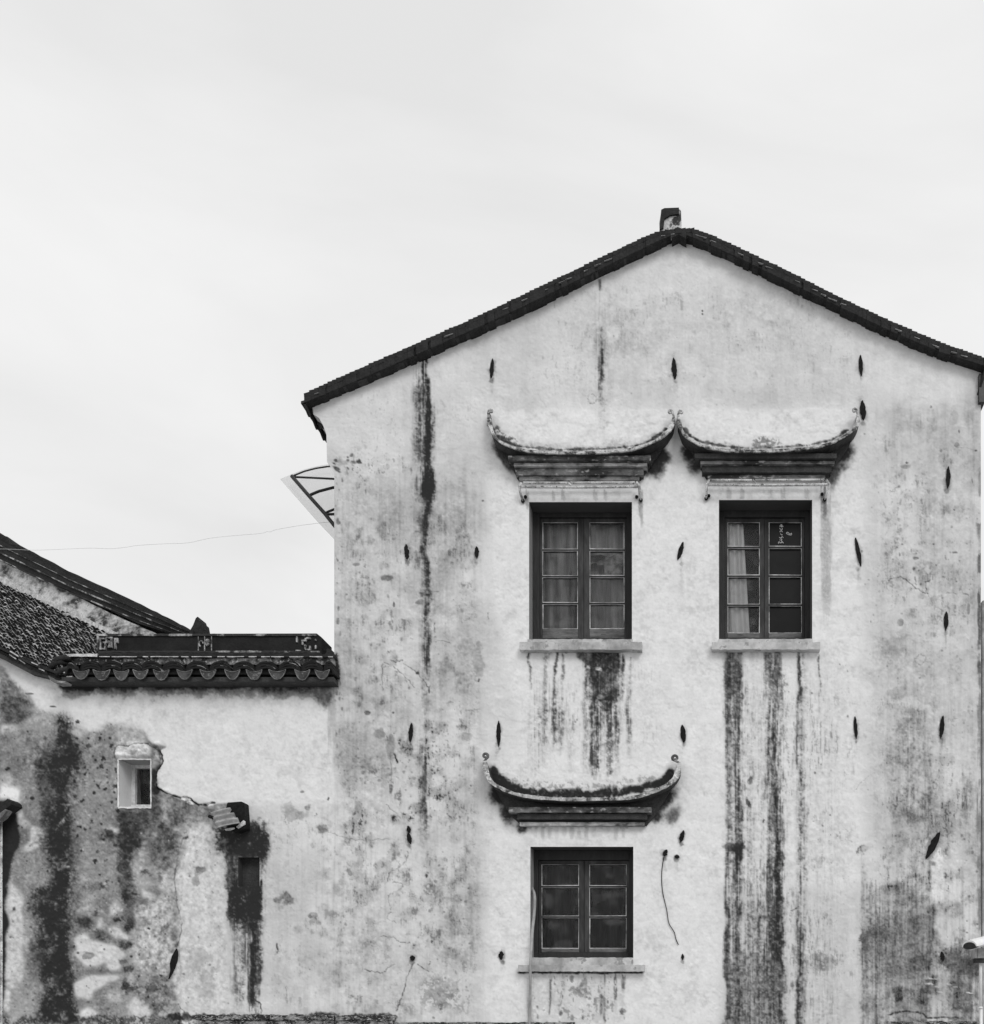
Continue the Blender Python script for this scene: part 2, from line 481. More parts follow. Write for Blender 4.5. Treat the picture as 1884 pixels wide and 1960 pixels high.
STR = np.clip((SX * .36 + SY * .2 + ST2 * .2 + SG * .24 - .5) * 2.6 + .5, 0, 1)
def runoff(cols, v=50, k=1.45, speck=.5):
    """cols: (x, half width, sharpness, [(y, strength) ...]); soft sided dirt columns broken up by strands and specks"""
    xa = min(c_[0] - c_[1] * 2.2 for c_ in cols); xb = max(c_[0] + c_[1] * 2.2 for c_ in cols)
    ya = min(c_[3][0][0] for c_ in cols); yb = max(c_[3][-1][0] for c_ in cols)
    w = win(xa, ya, xb, yb, 6)
    X, Y = XX[w] + WX[w] * 3.0 + (N1[w] - .5) * 9 + (N3[w] - .5) * 2.2, YY[w] + (STR[w] - .5) * 26 + (N2[w] - .5) * 16
    Dn = np.zeros_like(X)
    for x, hw, p, keys in cols:
        e = np.interp(Y, [q[0] for q in keys], [q[1] for q in keys], left=0, right=keys[-1][1] if keys[-1][0] > 1950 else 0)
        Dn += e * np.exp(-(np.abs(X - x) / hw) ** p)
    Dn *= np.clip(.25 + 1.55 * STR[w], .2, 1.9) * np.clip(.55 + .9 * (N2[w]), .5, 1.4)
    m = 1 - np.exp(-k * Dn)
    gr = N3[w] * .5 + N4[w] * .5
    m *= 1 - speck * ss((gr - .56) / .16) * np.clip(1.3 - m, .25, 1)
    m += .25 * ss((.44 - gr) / .14) * ss(Dn / .25) * (1 - m)
    put(w, m, v, 26)

def crack(pts, wd=1.2, v=60, a=0.8, jit=1.5, depth=0.004, hard=0):
    pts = smooth_curve([(float(x), float(y)) for x, y in pts], 6)
    r = random.Random(int(pts[0][0] * 7 + pts[0][1]))
    pts = [(x + r.uniform(-jit, jit), y + r.uniform(-jit, jit)) for x, y in pts]
    for (x1, y1), (x2, y2) in zip(pts, pts[1:]):
        w = win(min(x1, x2), min(y1, y2), max(x1, x2), max(y1, y2), 5)
        dx, dy = x2 - x1, y2 - y1; l = dx * dx + dy * dy + 1e-6
        t = np.clip(((XX[w] - x1) * dx + (YY[w] - y1) * dy) / l, 0, 1)
        d = np.hypot(XX[w] - x1 - t * dx, YY[w] - y1 - t * dy)
        k = r.uniform(0.5, 1.3)
        m = ss((wd * .7 * k + 0.7 - d) / 1.1) * a * min(1, k) * (1 if hard else .35 + .65 * r.random())
        V[w] = np.minimum(V[w], V[w] + (v - V[w]) * m)
        HT[w] -= depth * m * 0.3

def specks(x0, y0, x1, y1, n, r0, r1, v=60, a=0.8, seed=1, tall=1.3):
    r = random.Random(seed * 977 + n)
    for _ in range(n):
        x, y = r.uniform(x0, x1), r.uniform(y0, y1); q = r0 + (r1 - r0) * r.random() ** 2.5
        w = win(x - q, y - q, x + q, y + q, 4)
        d = np.hypot((XX[w] - x) / q, (YY[w] - y) / (q * r.uniform(0.7, tall))) + (N3[w] - 0.5) * 1.2
        put(w, ss((1.2 - d) / 0.6) * a * r.uniform(0.4, 1), v)

def grime(x0, y0, x1, y1, amt=1.0, soft=50, depth=55, vert=False):
    w = win(x0, y0, x1, y1, 0)
    ex = ss((XX[w] - x0) / soft) * ss((x1 - XX[w]) / soft) * ss((YY[w] - y0) / soft) * ss((y1 - YY[w]) / soft)
    big = ss((N1[w] + .35 * (N2[w] - .5) - .34) / .36)
    f = SG[w] * .6 + N4[w] * .4 if vert else N3[w] * .26 + N2[w] * .22 + N4[w] * .26 + SG[w] * .26
    m = ss((f - .565) / .16) * ex * big * amt
    V[w] -= depth * m + 9 * ex * big * amt * ss((N2[w] - .4) / .3)

def veins(x0, y0, x1, y1, depth=40, seedf=0, soft=40, thr=0.012):
    w = win(x0, y0, x1, y1, 0)
    f = VN[w] if seedf == 0 else VN2[w]
    ex = ss((XX[w] - x0) / soft) * ss((x1 - XX[w]) / soft) * ss((YY[w] - y0) / soft) * ss((y1 - YY[w]) / soft)
    m = ss(1 - f / thr) * ss((N2[w] - 0.42) / 0.2) * ex
    V[w] -= depth * m

PTC = fbm(120, 150, 6, 31, .62)
# -- general grey veil, lighter bands round the windows
V += (N1 - 0.5) * 26 + (N2 - 0.5) * 12 + (ST - 0.5) * 6 + (N3 - 0.5) * 6
poly([(600, 1240), (1000, 1240), (930, 1960), (640, 1960), (640, 1240)], 196, 0.5, 30, 20, 10)
blob(1330, 640, 330, 110, 204, 0.6, 0.7, 0.5, tex=14, g=.2)
for pts in ([(925, 800), (1290, 800), (1300, 1240), (1295, 1480), (1000, 1480), (935, 1100)],
            [(1290, 800), (1660, 830), (1650, 1240), (1655, 1700), (1290, 1700)],
            [(925, 1490), (1380, 1490), (1380, 1970), (925, 1970)]):
    poly(pts, 214, 0.9, 16, 8, 8)
for pts in ([(950, 780), (1285, 780), (1270, 858), (960, 858)], [(1305, 780), (1635, 780), (1610, 855), (1320, 855)], [(935, 1450), (1290, 1450), (1270, 1510), (950, 1510)]):
    poly(pts, 219, 0.8, 8, 4, 6)
poly([(600, 770), (1300, 450), (1884, 710), (1884, 740), (1300, 490), (610, 800)], 208, 0.7, 10, 6, 6)
for b in ((700, 1010, 70, 90, 176), (690, 1180, 60, 90, 178), (870, 1290, 55, 60, 170), (760, 1440, 60, 40, 172), (700, 1460, 50, 60, 168),
          (1760, 1110, 80, 60, 176), (1800, 980, 60, 60, 182), (1750, 1330, 90, 90, 180), (1740, 1450, 80, 70, 176), (1760, 1560, 90, 70, 178),
          (1720, 1240, 60, 30, 168), (850, 1010, 60, 60, 188), (820, 1180, 60, 50, 188), (1180, 640, 90, 60, 188), (870, 1700, 70, 120, 184),
          (880, 1810, 50, 60, 178), (700, 1800, 60, 60, 190), (1440, 620, 120, 60, 188), (700, 1560, 60, 60, 194)):
    blob(*b, a=0.75, soft=0.9, rough=0.8, warp=18, tex=40)
veins(640, 880, 940, 1960, 26); veins(640, 880, 940, 1960, 20, 1)
veins(1650, 800, 1884, 1960, 26); veins(1650, 800, 1884, 1960, 22, 1)
veins(980, 520, 1700, 780, 14); veins(480, 1530, 950, 1950, 20, 1)
veins(1380, 1250, 1660, 1960, 18)

grime(640, 860, 935, 1960, 1.0); grime(640, 1350, 900, 1620, 1.0); grime(1650, 760, 1884, 1960, .8); grime(1660, 1380, 1884, 1960, .6)
grime(990, 520, 1660, 770, .55); grime(1380, 1300, 1660, 1960, .9, vert=True); grime(1640, 1660, 1884, 1960, .6, 30, 50); grime(470, 1530, 700, 1950, .6); grime(640, 720, 930, 1000, .5); grime(1010, 1250, 1290, 1460, .4, vert=True)
for (x0_, x1_, y0_, y1_, a_) in ((560, 960, 840, 2000, 1.0), (1635, 1960, 700, 2000, 1.0), (1040, 1620, 470, 800, .45), (560, 960, 1900, 2100, .6), (1640, 1960, 1650, 2100, 1.0), (440, 700, 1500, 2000, .45)):
    w = win(x0_, y0_, x1_, y1_, 0)
    ex = ss((XX[w] - x0_) / 90) * ss((x1_ - XX[w]) / 70) * ss((YY[w] - y0_) / 120) * ss((y1_ - YY[w]) / 60)
    V[w] -= ex * a_ * (5 + 46 * np.clip(PTC[w] - .46, 0, 1) + 34 * np.clip(N2[w] - .5, -.2, 1) + 22 * np.clip(SY[w] - .5, -.1, 1))
# -- main wall: streaks
runoff([(817, 5.5, 3, [(690, .5), (705, 1.3), (760, 1.1), (850, 1.3), (885, 1.0), (900, .35), (915, .5), (918, 0)]), (809, 15, 2.4, [(700, .0), (735, .3), (770, .55), (850, .6), (880, .5), (905, 0)]),
        (816, 11, 4, [(896, 0), (912, 1.0), (925, 2.6), (945, 2.6), (955, .8), (962, .3), (970, 0)]), (804, 14, 2, [(920, 0), (940, .35), (955, .3), (970, 0)]),
        (816, 5, 3, [(955, .7), (985, 1.1), (1020, .9), (1040, .25), (1062, .9), (1085, 1.1), (1110, .9), (1140, .5), (1165, .7), (1200, .5), (1235, .5), (1262, 1.1), (1278, .9), (1290, 0)]),
        (812, 10, 2, [(960, .15), (1100, .2), (1290, .15), (1420, .05), (1450, .2), (1600, .12), (1640, 0)]), (816, 3.5, 2, [(1440, 0), (1460, .35), (1520, .3), (1545, .6), (1575, .3), (1600, 0)])], 50)
blob(816, 930, 11, 22, 48, 1, .6, .6, warp=3, g=.3)
streak(1147, 1151, 528, 562, 90, 0.9, 0.1, 0.5, 0.4); runoff([(1150, 4.5, 3, [(625, 0), (660, .7), (690, 1.5), (715, 1.2), (740, .6), (755, 0)]), (1151, 10, 2, [(560, 0), (640, .12), (760, .14), (860, .0)])], 60, 1.1)
crack([(1148, 540), (1146, 600), (1150, 660)], 0.7, 150, 0.5)
# beneath the upper left sill
c = lambda x, y: (997.3 + 0.22057 * x, 1230 + 0.22057 * y)
cx_ = lambda z: 997.3 + .22057 * z
cy_ = lambda z: 1230 + .22057 * z
K = lambda *q: [(cy_(a), b) for a, b in q]
poly([c(475, 62), c(850, 62), c(845, 485), c(760, 515), c(700, 495), c(610, 500), c(598, 210), c(500, 150)], 74, .86, 1, 2.5, 50, mod=.2, g=.35)
runoff([(cx_(725), 27, 8, K((60, .5), (200, .6), (480, .6), (510, .1), (530, 0))), (cx_(652), 9, 4, K((60, .6), (480, .9), (800, 1.3), (860, .7), (900, 1.1), (1040, 1.1), (1100, .5), (1170, 0))),
        (cx_(735), 9, 3, K((480, .8), (620, .7), (700, .35), (800, .3), (1000, .1), (1200, 0))), (cx_(775), 6, 3, K((480, .9), (640, .8), (700, .6), (860, .7), (930, .35), (1120, .3), (1190, 0))),
        (cx_(832), 5, 3, K((480, .7), (560, .3), (680, .7), (860, .5), (960, .2), (1200, 0))), (cx_(875), 3.5, 3, K((66, .9), (150, 1.3), (235, 1.0), (260, .4), (460, .25), (600, .1), (900, 0))),
        (cx_(572), 6, 3, K((150, .5), (400, .55), (500, .3), (1050, .12), (1200, 0))), (cx_(82), 2, 2, K((66, 1.1), (200, .8), (330, .3), (420, 0))), (cx_(304), 2, 2, K((66, .7), (120, 1.1), (300, 1.0), (340, .1), (400, .35), (450, .8), (500, .4), (560, .5), (720, .6), (820, .35), (1000, 0))),
        (cx_(300), 7, 2, K((330, 0), (560, .3), (720, .5), (830, .15), (1000, 0))), (cx_(362), 2.4, 2, K((66, .5), (110, 1.4), (165, .5), (300, .35), (400, .1), (600, .2), (800, .2), (1000, 0))),
        (cx_(218), 5, 2, K((66, .25), (330, .25), (420, .1), (560, .5), (650, .45), (820, .2), (1100, 0))), (cx_(222), 1.5, 2, K((760, 0), (800, 1.0), (830, 0))), (cx_(360), 8, 2, K((540, 0), (700, .35), (800, .2), (1000, 0))),
        (cx_(450), 6, 2, K((560, 0), (700, .25), (1000, .1), (1200, 0))), (cx_(940), 5, 2, K((200, .08), (560, .2), (780, .35), (900, .1), (1100, 0))), (cx_(490), 3, 2, K((640, 0), (675, .8), (700, 0))), (cx_(130), 14, 2, K((300, 0), (700, .16), (1100, .16), (1200, 0)))], 62, 1.3, .7)
blob(*c(690, 225), 6, 3.5, 200, .8, .5); blob(*c(690, 470), 7, 4, 180, .7, .5); blob(*c(660, 830), 5, 3, 170, .6); blob(*c(685, 500), 3, 3, 50); blob(*c(790, 1130), 3, 4, 80); blob(*c(730, 585), 3, 4, 56)
# beneath the upper right sill: three long runs to the ground
c = lambda x, y: (1329.8 + 0.3637 * x, 1246.6 + 0.3637 * y)
def run(x0, x1, y0, y1, v, a, **k):
    a0 = c(x0, y0); a1 = c(x1, y1); streak(a0[0], a1[0], a0[1], a1[1], v, a, **k)
cx_ = lambda z: 1329.8 + .3637 * z
poly([c(152, -6), c(250, -6), c(246, 225), c(175, 240), c(156, 215)], 84, .7, 1, 2, 60, mod=.3, g=.4)
runoff([(cx_(203), 16, 6, [(1243, .55), (1330, .6), (1345, .42), (1400, .5), (1440, .4), (1452, .2), (1480, .3), (1560, .35), (1610, .3), (1640, .4), (1700, .32), (1780, .5), (1960, .65)]),
        (cx_(228), 6, 3, [(1243, .3), (1440, .25), (1465, .7), (1520, .9), (1600, .9), (1625, 1.4), (1650, 1.3), (1700, 1.1), (1760, 1.0), (1960, 1.2)]), (cx_(176), 5, 3, [(1243, .3), (1500, .1), (1640, .3), (1700, .45), (1740, .9), (1800, .8), (1960, 1.1)]),
        (cx_(425), 17, 3, [(1243, .12), (1340, .1), (1380, .2), (1520, .3), (1580, .2), (1640, .35), (1800, .5), (1960, .6)]),
        (cx_(412), 5, 3, [(1243, .6), (1300, .7), (1335, .3), (1365, .4), (1392, 1.1), (1470, 1.3), (1490, .8), (1540, .6), (1600, .3), (1680, .6), (1760, .9), (1960, .9)]), (cx_(388), 3.5, 2, [(1243, .5), (1330, .3), (1375, .6), (1420, .9), (1480, .6), (1500, .3), (1660, .5), (1960, .5)]),
        (cx_(447), 6, 4, [(1243, .9), (1330, .6), (1350, .15), (1480, .25), (1505, .8), (1560, 1.0), (1592, .5), (1600, .25), (1618, .6), (1640, 1.5), (1740, 1.6), (1960, 1.9)]), (cx_(431), 1.6, 2, [(1243, .9), (1340, .7), (1420, .9), (1560, .9), (1620, 1.6), (1680, .9), (1960, .9)]),
        (cx_(550), 3, 3, [(1243, .9), (1325, 1.3), (1345, .5), (1380, .2), (1440, .4), (1470, .7), (1540, .5), (1570, .2), (1690, .3), (1730, .8), (1960, 1.1)]), (cx_(560), 9, 2, [(1243, .1), (1400, .22), (1540, .28), (1700, .2), (1800, .4), (1960, .45)]),
        (cx_(656), 1.6, 2, [(1243, 1.2), (1280, 1.2), (1292, .3), (1330, .15), (1380, 0)]), (cx_(330), 26, 3, [(1243, .05), (1400, .08), (1600, .1), (1700, .12), (1800, .3), (1880, .45), (1960, .5)]), (cx_(332), 3, 2, [(1600, 0), (1700, .35), (1780, .6), (1830, .2), (1960, .4)]),
        (cx_(680), 30, 2, [(1243, .03), (1400, .06), (1700, .05), (1960, .1)]), (cx_(370), 2, 2, [(1790, 0), (1830, 1.2), (1890, 1.0), (1900, 0)]), (cx_(270), 6, 2, [(1243, 0), (1300, .1), (1700, .15), (1960, .4)])], 62, 1.15, .45)
blob(*c(210, 1035), 16, 7, 62, .9, .5, .9); blob(*c(430, 710), 20, 9, 120, .8, .5, 1, dots=.4); blob(*c(430, 150), 18, 30, 100, .7, .5, 1, dots=.5)
for i in range(26):
    x = random.choice((200, 225, 410, 440, 300, 555)) + random.uniform(-40, 40); y = random.uniform(0, 1950)
    blob(*c(x, y), random.uniform(2, 6), random.uniform(3, 12), random.choice((60, 80, 110)), .7, .8, 1)
# lower right mould
poly([c(160, 1570), c(300, 1600), c(380, 1590), c(480, 1700), c(480, 2000), c(160, 2000)], 120, .75, 5, 8, 70, mod=.7)
for b in ((690, 1640, 85, 45, 118), (690, 1395, 25, 28, 140), (660, 920, 20, 40, 178), (940, 1530, 62, 95, 78), (1010, 1490, 70, 60, 96), (1090, 1480, 60, 70, 130), (1060, 1290, 110, 70, 142),
          (1200, 1390, 50, 40, 128), (1130, 1640, 90, 50, 112), (1200, 1640, 50, 50, 92), (1380, 1640, 130, 55, 112), (1480, 1660, 60, 60, 98), (1250, 1780, 90, 80, 150), (1430, 1830, 90, 70, 130),
          (940, 1860, 60, 55, 122), (1090, 1860, 120, 50, 138), (1400, 1900, 100, 40, 92), (880, 1050, 42, 20, 92), (1110, 560, 60, 40, 150), (1140, 680, 35, 15, 142), (940, 170, 20, 80, 168),
          (1240, 1020, 26, 80, 155), (1230, 780, 14, 26, 120), (1430, 870, 12, 40, 140), (1445, 740, 10, 60, 150), (1100, 340, 70, 50, 158), (1330, 1120, 70, 90, 184), (1500, 1450, 40, 120, 178)):
    x, y = c(b[0], b[1]); blob(x, y, b[2] * .3637, b[3] * .3637, b[4], .8, .7, 1.1, warp=9, tex=70, dots=.25)
    blob(x, y, b[2] * .33, b[3] * .33, b[4] + 12, .45, .9, .8, warp=9, tex=40)
runoff([(cx_(895), 6, 3, [(1640, .15), (1740, .4), (1790, 1.0), (1840, 1.1), (1900, .5), (1940, .9), (1960, .9)]), (cx_(957), 2.4, 2, [(1690, .2), (1740, .8), (1790, .9), (1850, 1.2), (1960, 1.0)]), (cx_(930), 22, 3, [(1700, .1), (1770, .5), (1840, .7), (1860, .3), (1960, .35)]),
        (cx_(1000), 26, 3, [(1740, .2), (1790, .6), (1840, .5), (1850, .25), (1960, .3)]), (cx_(1030), 4, 2, [(1840, .5), (1900, .3), (1960, .1)]), (cx_(1080), 14, 2, [(1690, .1), (1730, .5), (1830, .35), (1960, .25)]), (cx_(1170), 16, 2, [(1720, .1), (1760, .4), (1830, .5), (1860, .6), (1900, .25), (1960, .3)]),
        (cx_(1220), 12, 2, [(1500, .1), (1600, .2), (1700, .1), (1830, .6), (1870, .5), (1960, .3)]), (cx_(1245), 1.6, 2, [(1755, 0), (1770, 1.2), (1820, 1.2), (1832, 0)]), (cx_(1400), 34, 3, [(1800, .0), (1835, .5), (1880, .5), (1920, .3), (1960, .45)]), (cx_(1490), 16, 3, [(1400, .05), (1820, .1), (1850, .7), (1920, .6), (1960, .9)]),
        (cx_(1130), 30, 2, [(1350, .1), (1380, .25), (1420, .15), (1450, .3), (1500, .2), (1640, .1), (1700, .3), (1760, .2), (1960, .15)]), (cx_(1235), 4, 2, [(1420, .2), (1470, .4), (1540, .3), (1590, .4), (1640, .2), (1700, .1)]), (cx_(1440), 4, 2, [(1440, .2), (1540, .4), (1600, .2), (1640, 0)])], 96, .78, .3)
run(1255, 1300, 1050, 1360, 216, .85, rag=.15, edge=6, f0=.1); run(1290, 1325, 1640, 1900, 190, .7, rag=.3, edge=5)
crack([c(1020, 1915), c(1080, 1898), c(1180, 1902), c(1230, 1930), c(1300, 1925), c(1400, 1930)], 2.0, 58, .9, 1.2); crack([c(840, 735), c(880, 690), c(920, 650)], .6, 110, .7); crack([c(510, 1365), c(540, 1350)], 1.2)
for q in ([(1210, 1740), (1260, 1770), (1290, 1765)], [(1225, 1715), (1280, 1740)], [(1330, 1745), (1360, 1765), (1390, 1760)], [(1430, 1790), (1470, 1800)], [(1270, 1780), (1310, 1810)]):
    crack([c(*p) for p in q], 1.5, 205, .0); 
    pts = [c(*p) for p in q]
    for a_, b_ in zip(pts, pts[1:]): blob((a_[0] + b_[0]) / 2, (a_[1] + b_[1]) / 2, abs(b_[0] - a_[0]) / 2 + 1, 1.6, 212, .9, .6, .6, h=0.006)
# round the hoods: moss above the coping, soft dark smudges beside the brackets
def along(pts, wd, v, a, up, dots=0.0, rough=1.0):
    for x, y in smooth_curve(pts, 5):
        blob(x, y - up, wd, wd * random.uniform(.7, 1.3), v, a, .8, rough, warp=3, tex=60, dots=dots)
along([(950, 825), (965, 842), (985, 853)], 8, 70, .6, 4, .3); along([(1000, 858), (1060, 863), (1130, 864), (1200, 860), (1240, 850)], 6, 110, .6, 5, .5)
along([(1330, 846), (1400, 858), (1480, 862), (1560, 856), (1600, 845)], 5, 125, .5, 4, .5); blob(1468, 848, 34, 14, 96, .7, .7, 1, dots=.5); blob(1180, 845, 40, 12, 160, .6, .8, 1, dots=.4)
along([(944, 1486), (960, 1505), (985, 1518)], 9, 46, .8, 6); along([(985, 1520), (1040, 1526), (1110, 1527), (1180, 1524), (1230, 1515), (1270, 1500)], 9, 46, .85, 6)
along([(960, 1500), (1040, 1515), (1110, 1517), (1180, 1514), (1250, 1498)], 10, 100, .45, 12, .3)
for x in range(1000, 1275, 7):
    yb = np.interp(x, [1000, 1110, 1200, 1280], [857, 864, 858, 830]); blob(x, yb - 5, 7, random.uniform(5, 12), 165, random.uniform(.2, .6), 1, .6, warp=3, g=.5)
    blob(x + 365, yb - 4, 7, random.uniform(5, 12), 165, random.uniform(.1, .5), 1, .6, warp=3, g=.5)
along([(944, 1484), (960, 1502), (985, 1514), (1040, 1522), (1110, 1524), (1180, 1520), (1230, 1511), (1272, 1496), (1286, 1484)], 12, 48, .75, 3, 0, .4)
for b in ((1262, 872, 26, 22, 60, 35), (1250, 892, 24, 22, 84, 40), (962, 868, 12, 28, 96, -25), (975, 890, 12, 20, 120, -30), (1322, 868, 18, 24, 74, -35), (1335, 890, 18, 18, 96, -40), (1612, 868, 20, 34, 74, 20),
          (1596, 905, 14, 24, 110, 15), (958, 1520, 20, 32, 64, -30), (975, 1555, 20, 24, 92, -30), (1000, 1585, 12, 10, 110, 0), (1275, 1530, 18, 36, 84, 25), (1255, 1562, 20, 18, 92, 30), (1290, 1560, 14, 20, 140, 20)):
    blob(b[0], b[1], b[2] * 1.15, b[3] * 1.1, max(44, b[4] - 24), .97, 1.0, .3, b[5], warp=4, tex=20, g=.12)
streak(1572, 1592, 930, 1250, 150, .75, .03, .5, .8, 3); streak(1574, 1584, 925, 1010, 100, .8, .05, .5, .8, 2)
for x, v, y1 in ((1010, 150, 985), (1225, 130, 1000), (1228, 150, 1030)): streak(x - 2, x + 2, 940, y1, v, .7, .1, .5, .5)
for x in (1060, 1078, 1140, 1160): streak(x - 3, x + 3, 936, 960, 165, .7, .2, .2, .5)
for x in (1395, 1420, 1475, 1500, 1545): streak(x - 4, x + 4, 934, 958, 165, .7, .2, .2, .5)
for x in range(1025, 1205, 14): streak(x - 3, x + 3, 1578, random.uniform(1590, 1620), 165, random.uniform(.2, .7), .2, .4, .5)
along([(1015, 1586), (1100, 1588), (1200, 1587)], 5, 120, .5, 2, .4); blob(1112, 1588, 12, 7, 222, .8)
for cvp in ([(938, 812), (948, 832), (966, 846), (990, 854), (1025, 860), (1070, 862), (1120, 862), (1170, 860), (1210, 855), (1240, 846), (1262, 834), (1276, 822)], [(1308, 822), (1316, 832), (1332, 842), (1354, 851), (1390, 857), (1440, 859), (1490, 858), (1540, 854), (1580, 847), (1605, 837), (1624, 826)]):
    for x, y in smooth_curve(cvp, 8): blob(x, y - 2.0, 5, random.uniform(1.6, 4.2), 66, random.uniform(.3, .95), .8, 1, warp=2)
for sx0, sx1, sy in ((994, 1229, 1245), (1363, 1570, 1244.5), (990, 1235, 1861.5)):  # shadow line painted on the wall under each sill
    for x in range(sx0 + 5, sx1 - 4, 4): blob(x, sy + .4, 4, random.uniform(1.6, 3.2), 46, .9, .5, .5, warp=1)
# below the lowest sill
poly([(1018, 1866), (1198, 1866), (1198, 2000), (1018, 2000)], 188, .6, 3, 3, 60, mod=.5)
for x in (1054, 1080, 1108, 1120, 1150, 1156, 1178, 1194): streak(x - 2.5, x + 2.5, 1866, random.uniform(1900, 2000), random.choice((90, 120, 140)), .8, .03, .3, .9, 1.5, .3)
blob(1110, 1915, 60, 50, 120, .7, .7, 1, dots=.6); specks(1020, 1870, 1200, 1960, 60, 1, 3.5, 90, .7, 3, 3)
streak(1008, 1022, 1868, 1960, 170, .6)
# left part of the main wall
specks(645, 870, 690, 900, 26, 1, 5, 75, .9, 5); blob(662, 884, 18, 10, 150, .8, .8, 1, dots=.4)
specks(640, 900, 656, 1500, 60, .8, 3, 100, .8, 6, 3)
for q in ([(726, 1270), (731, 1280), (730, 1300)], [(735, 1265), (780, 1285), (810, 1320), (822, 1345)], [(770, 1275), (800, 1295), (840, 1330)], [(700, 1375), (740, 1385)],
          [(738, 1590), (758, 1600), (790, 1605), (850, 1610), (900, 1605)], [(924, 1612), (935, 1640), (915, 1660), (905, 1690)], [(897, 1715), (915, 1700), (930, 1695)], [(898, 1720), (900, 1770), (893, 1800)]):
    pass
c2 = lambda x, y: (615.0 + 0.2545 * x, 955.7 + 0.2545 * y)       # zoom [740,1150]-[1240,1750]
for q, wd, v, a in (([(470, 1225), (560, 1275), (640, 1345), (700, 1415)], .8, 110, .8), ([(620, 1230), (700, 1290), (760, 1350), (815, 1425)], 1.0, 95, .85), ([(530, 1215), (565, 1222), (620, 1208)], .9, 90, .8),
                    ([(462, 1240), (460, 1340), (466, 1440)], .9, 100, .8), ([(850, 930), (852, 1000)], .8, 90, .8), ([(1256, 850), (1256, 905)], .9, 80, .9), ([(860, 1070), (910, 1065), (970, 1082)], .8, 110, .7),
                    ([(300, 590), (320, 590), (360, 592)], 1, 110, .8), ([(810, 697), (880, 697)], .8, 120, .7), ([(1085, 1590), (1130, 1585), (1200, 1580)], .8, 110, .7), ([(550, 1920), (565, 1960), (575, 1985)], 1.6, 52, .95)):
    crack([c2(*p) for p in q], wd, v, a)
for x, y, rx, ry, v in ((546, 795, 2, 5, 55), (815, 1445, 1.6, 4, 55), (720, 1305, 4, 3, 60), (500, 590, 14, 6, 110), (260, 488, 6, 3, 120), (440, 1770, 9, 8, 120), (350, 1610, 6, 4, 80), (540, 1605, 2, 2, 50),
                         (1180, 1200, 10, 40, 150), (1100, 1130, 20, 22, 160), (585, 1840, 2, 1.6, 50), (1186, 1360, 2, 4, 60), (125, 1310, 5, 14, 70), (520, 1850, 7, 22, 128), (760, 705, 6, 3, 90), (740, 775, 7, 4, 120),
                         (800, 1720, 8, 6, 140), (1090, 1790, 10, 8, 150), (1220, 10, 3, 2, 70)):
    blob(*c2(x, y), rx, ry, v, .85, .6, .9, warp=2)
specks(650, 1060, 900, 1560, 90, .8, 3, 100, .7, 8); specks(640, 1440, 800, 1500, 90, .8, 3.5, 110, .7, 9)
c3 = lambda x, y: (498.7 + 0.28234 * x, 1412.9 + 0.28234 * y)     # zoom [600,1700]-[1240,2358]
for q, wd, v, a in (([(460, 640), (550, 665), (640, 688), (760, 690), (880, 682)], .8, 100, .85), ([(1000, 770), (985, 830), (930, 885), (880, 910), (860, 970)], .9, 100, .75), ([(915, 700), (915, 780), (960, 810)], .7, 130, .6),
                    ([(860, 1070), (900, 1050), (955, 1020), (960, 990), (900, 980)], .9, 95, .8), ([(868, 1070), (875, 1130), (885, 1170), (860, 1220), (920, 1250)], .8, 110, .7), ([(820, 1345), (900, 1350), (940, 1380), (1020, 1390)], .9, 90, .8),
                    ([(710, 1570), (770, 1585), (830, 1590), (860, 1560), (920, 1530)], 1.0, 85, .85), ([(780, 1530), (860, 1520)], .7, 110, .7), ([(1040, 1525), (1000, 1600), (975, 1700), (945, 1790), (925, 1850)], 1.2, 70, .9),
                    ([(1060, 1530), (1100, 1560), (1140, 1580)], 1.0, 80, .8), ([(850, 450), (900, 495), (950, 540)], .8, 105, .7), ([(115, 1400), (118, 1460)], 1.0, 60, .9), ([(175, 1680), (178, 1790)], .7, 95, .8),
                    ([(640, 190), (720, 205), (790, 260), (870, 300)], 1.0, 110, .6), ([(880, 100), (885, 200), (890, 390)], 1.3, 110, .8), ([(710, 710), (712, 850)], .9, 120, .7)):
    crack([c3(*p) for p in q], wd, v, a)
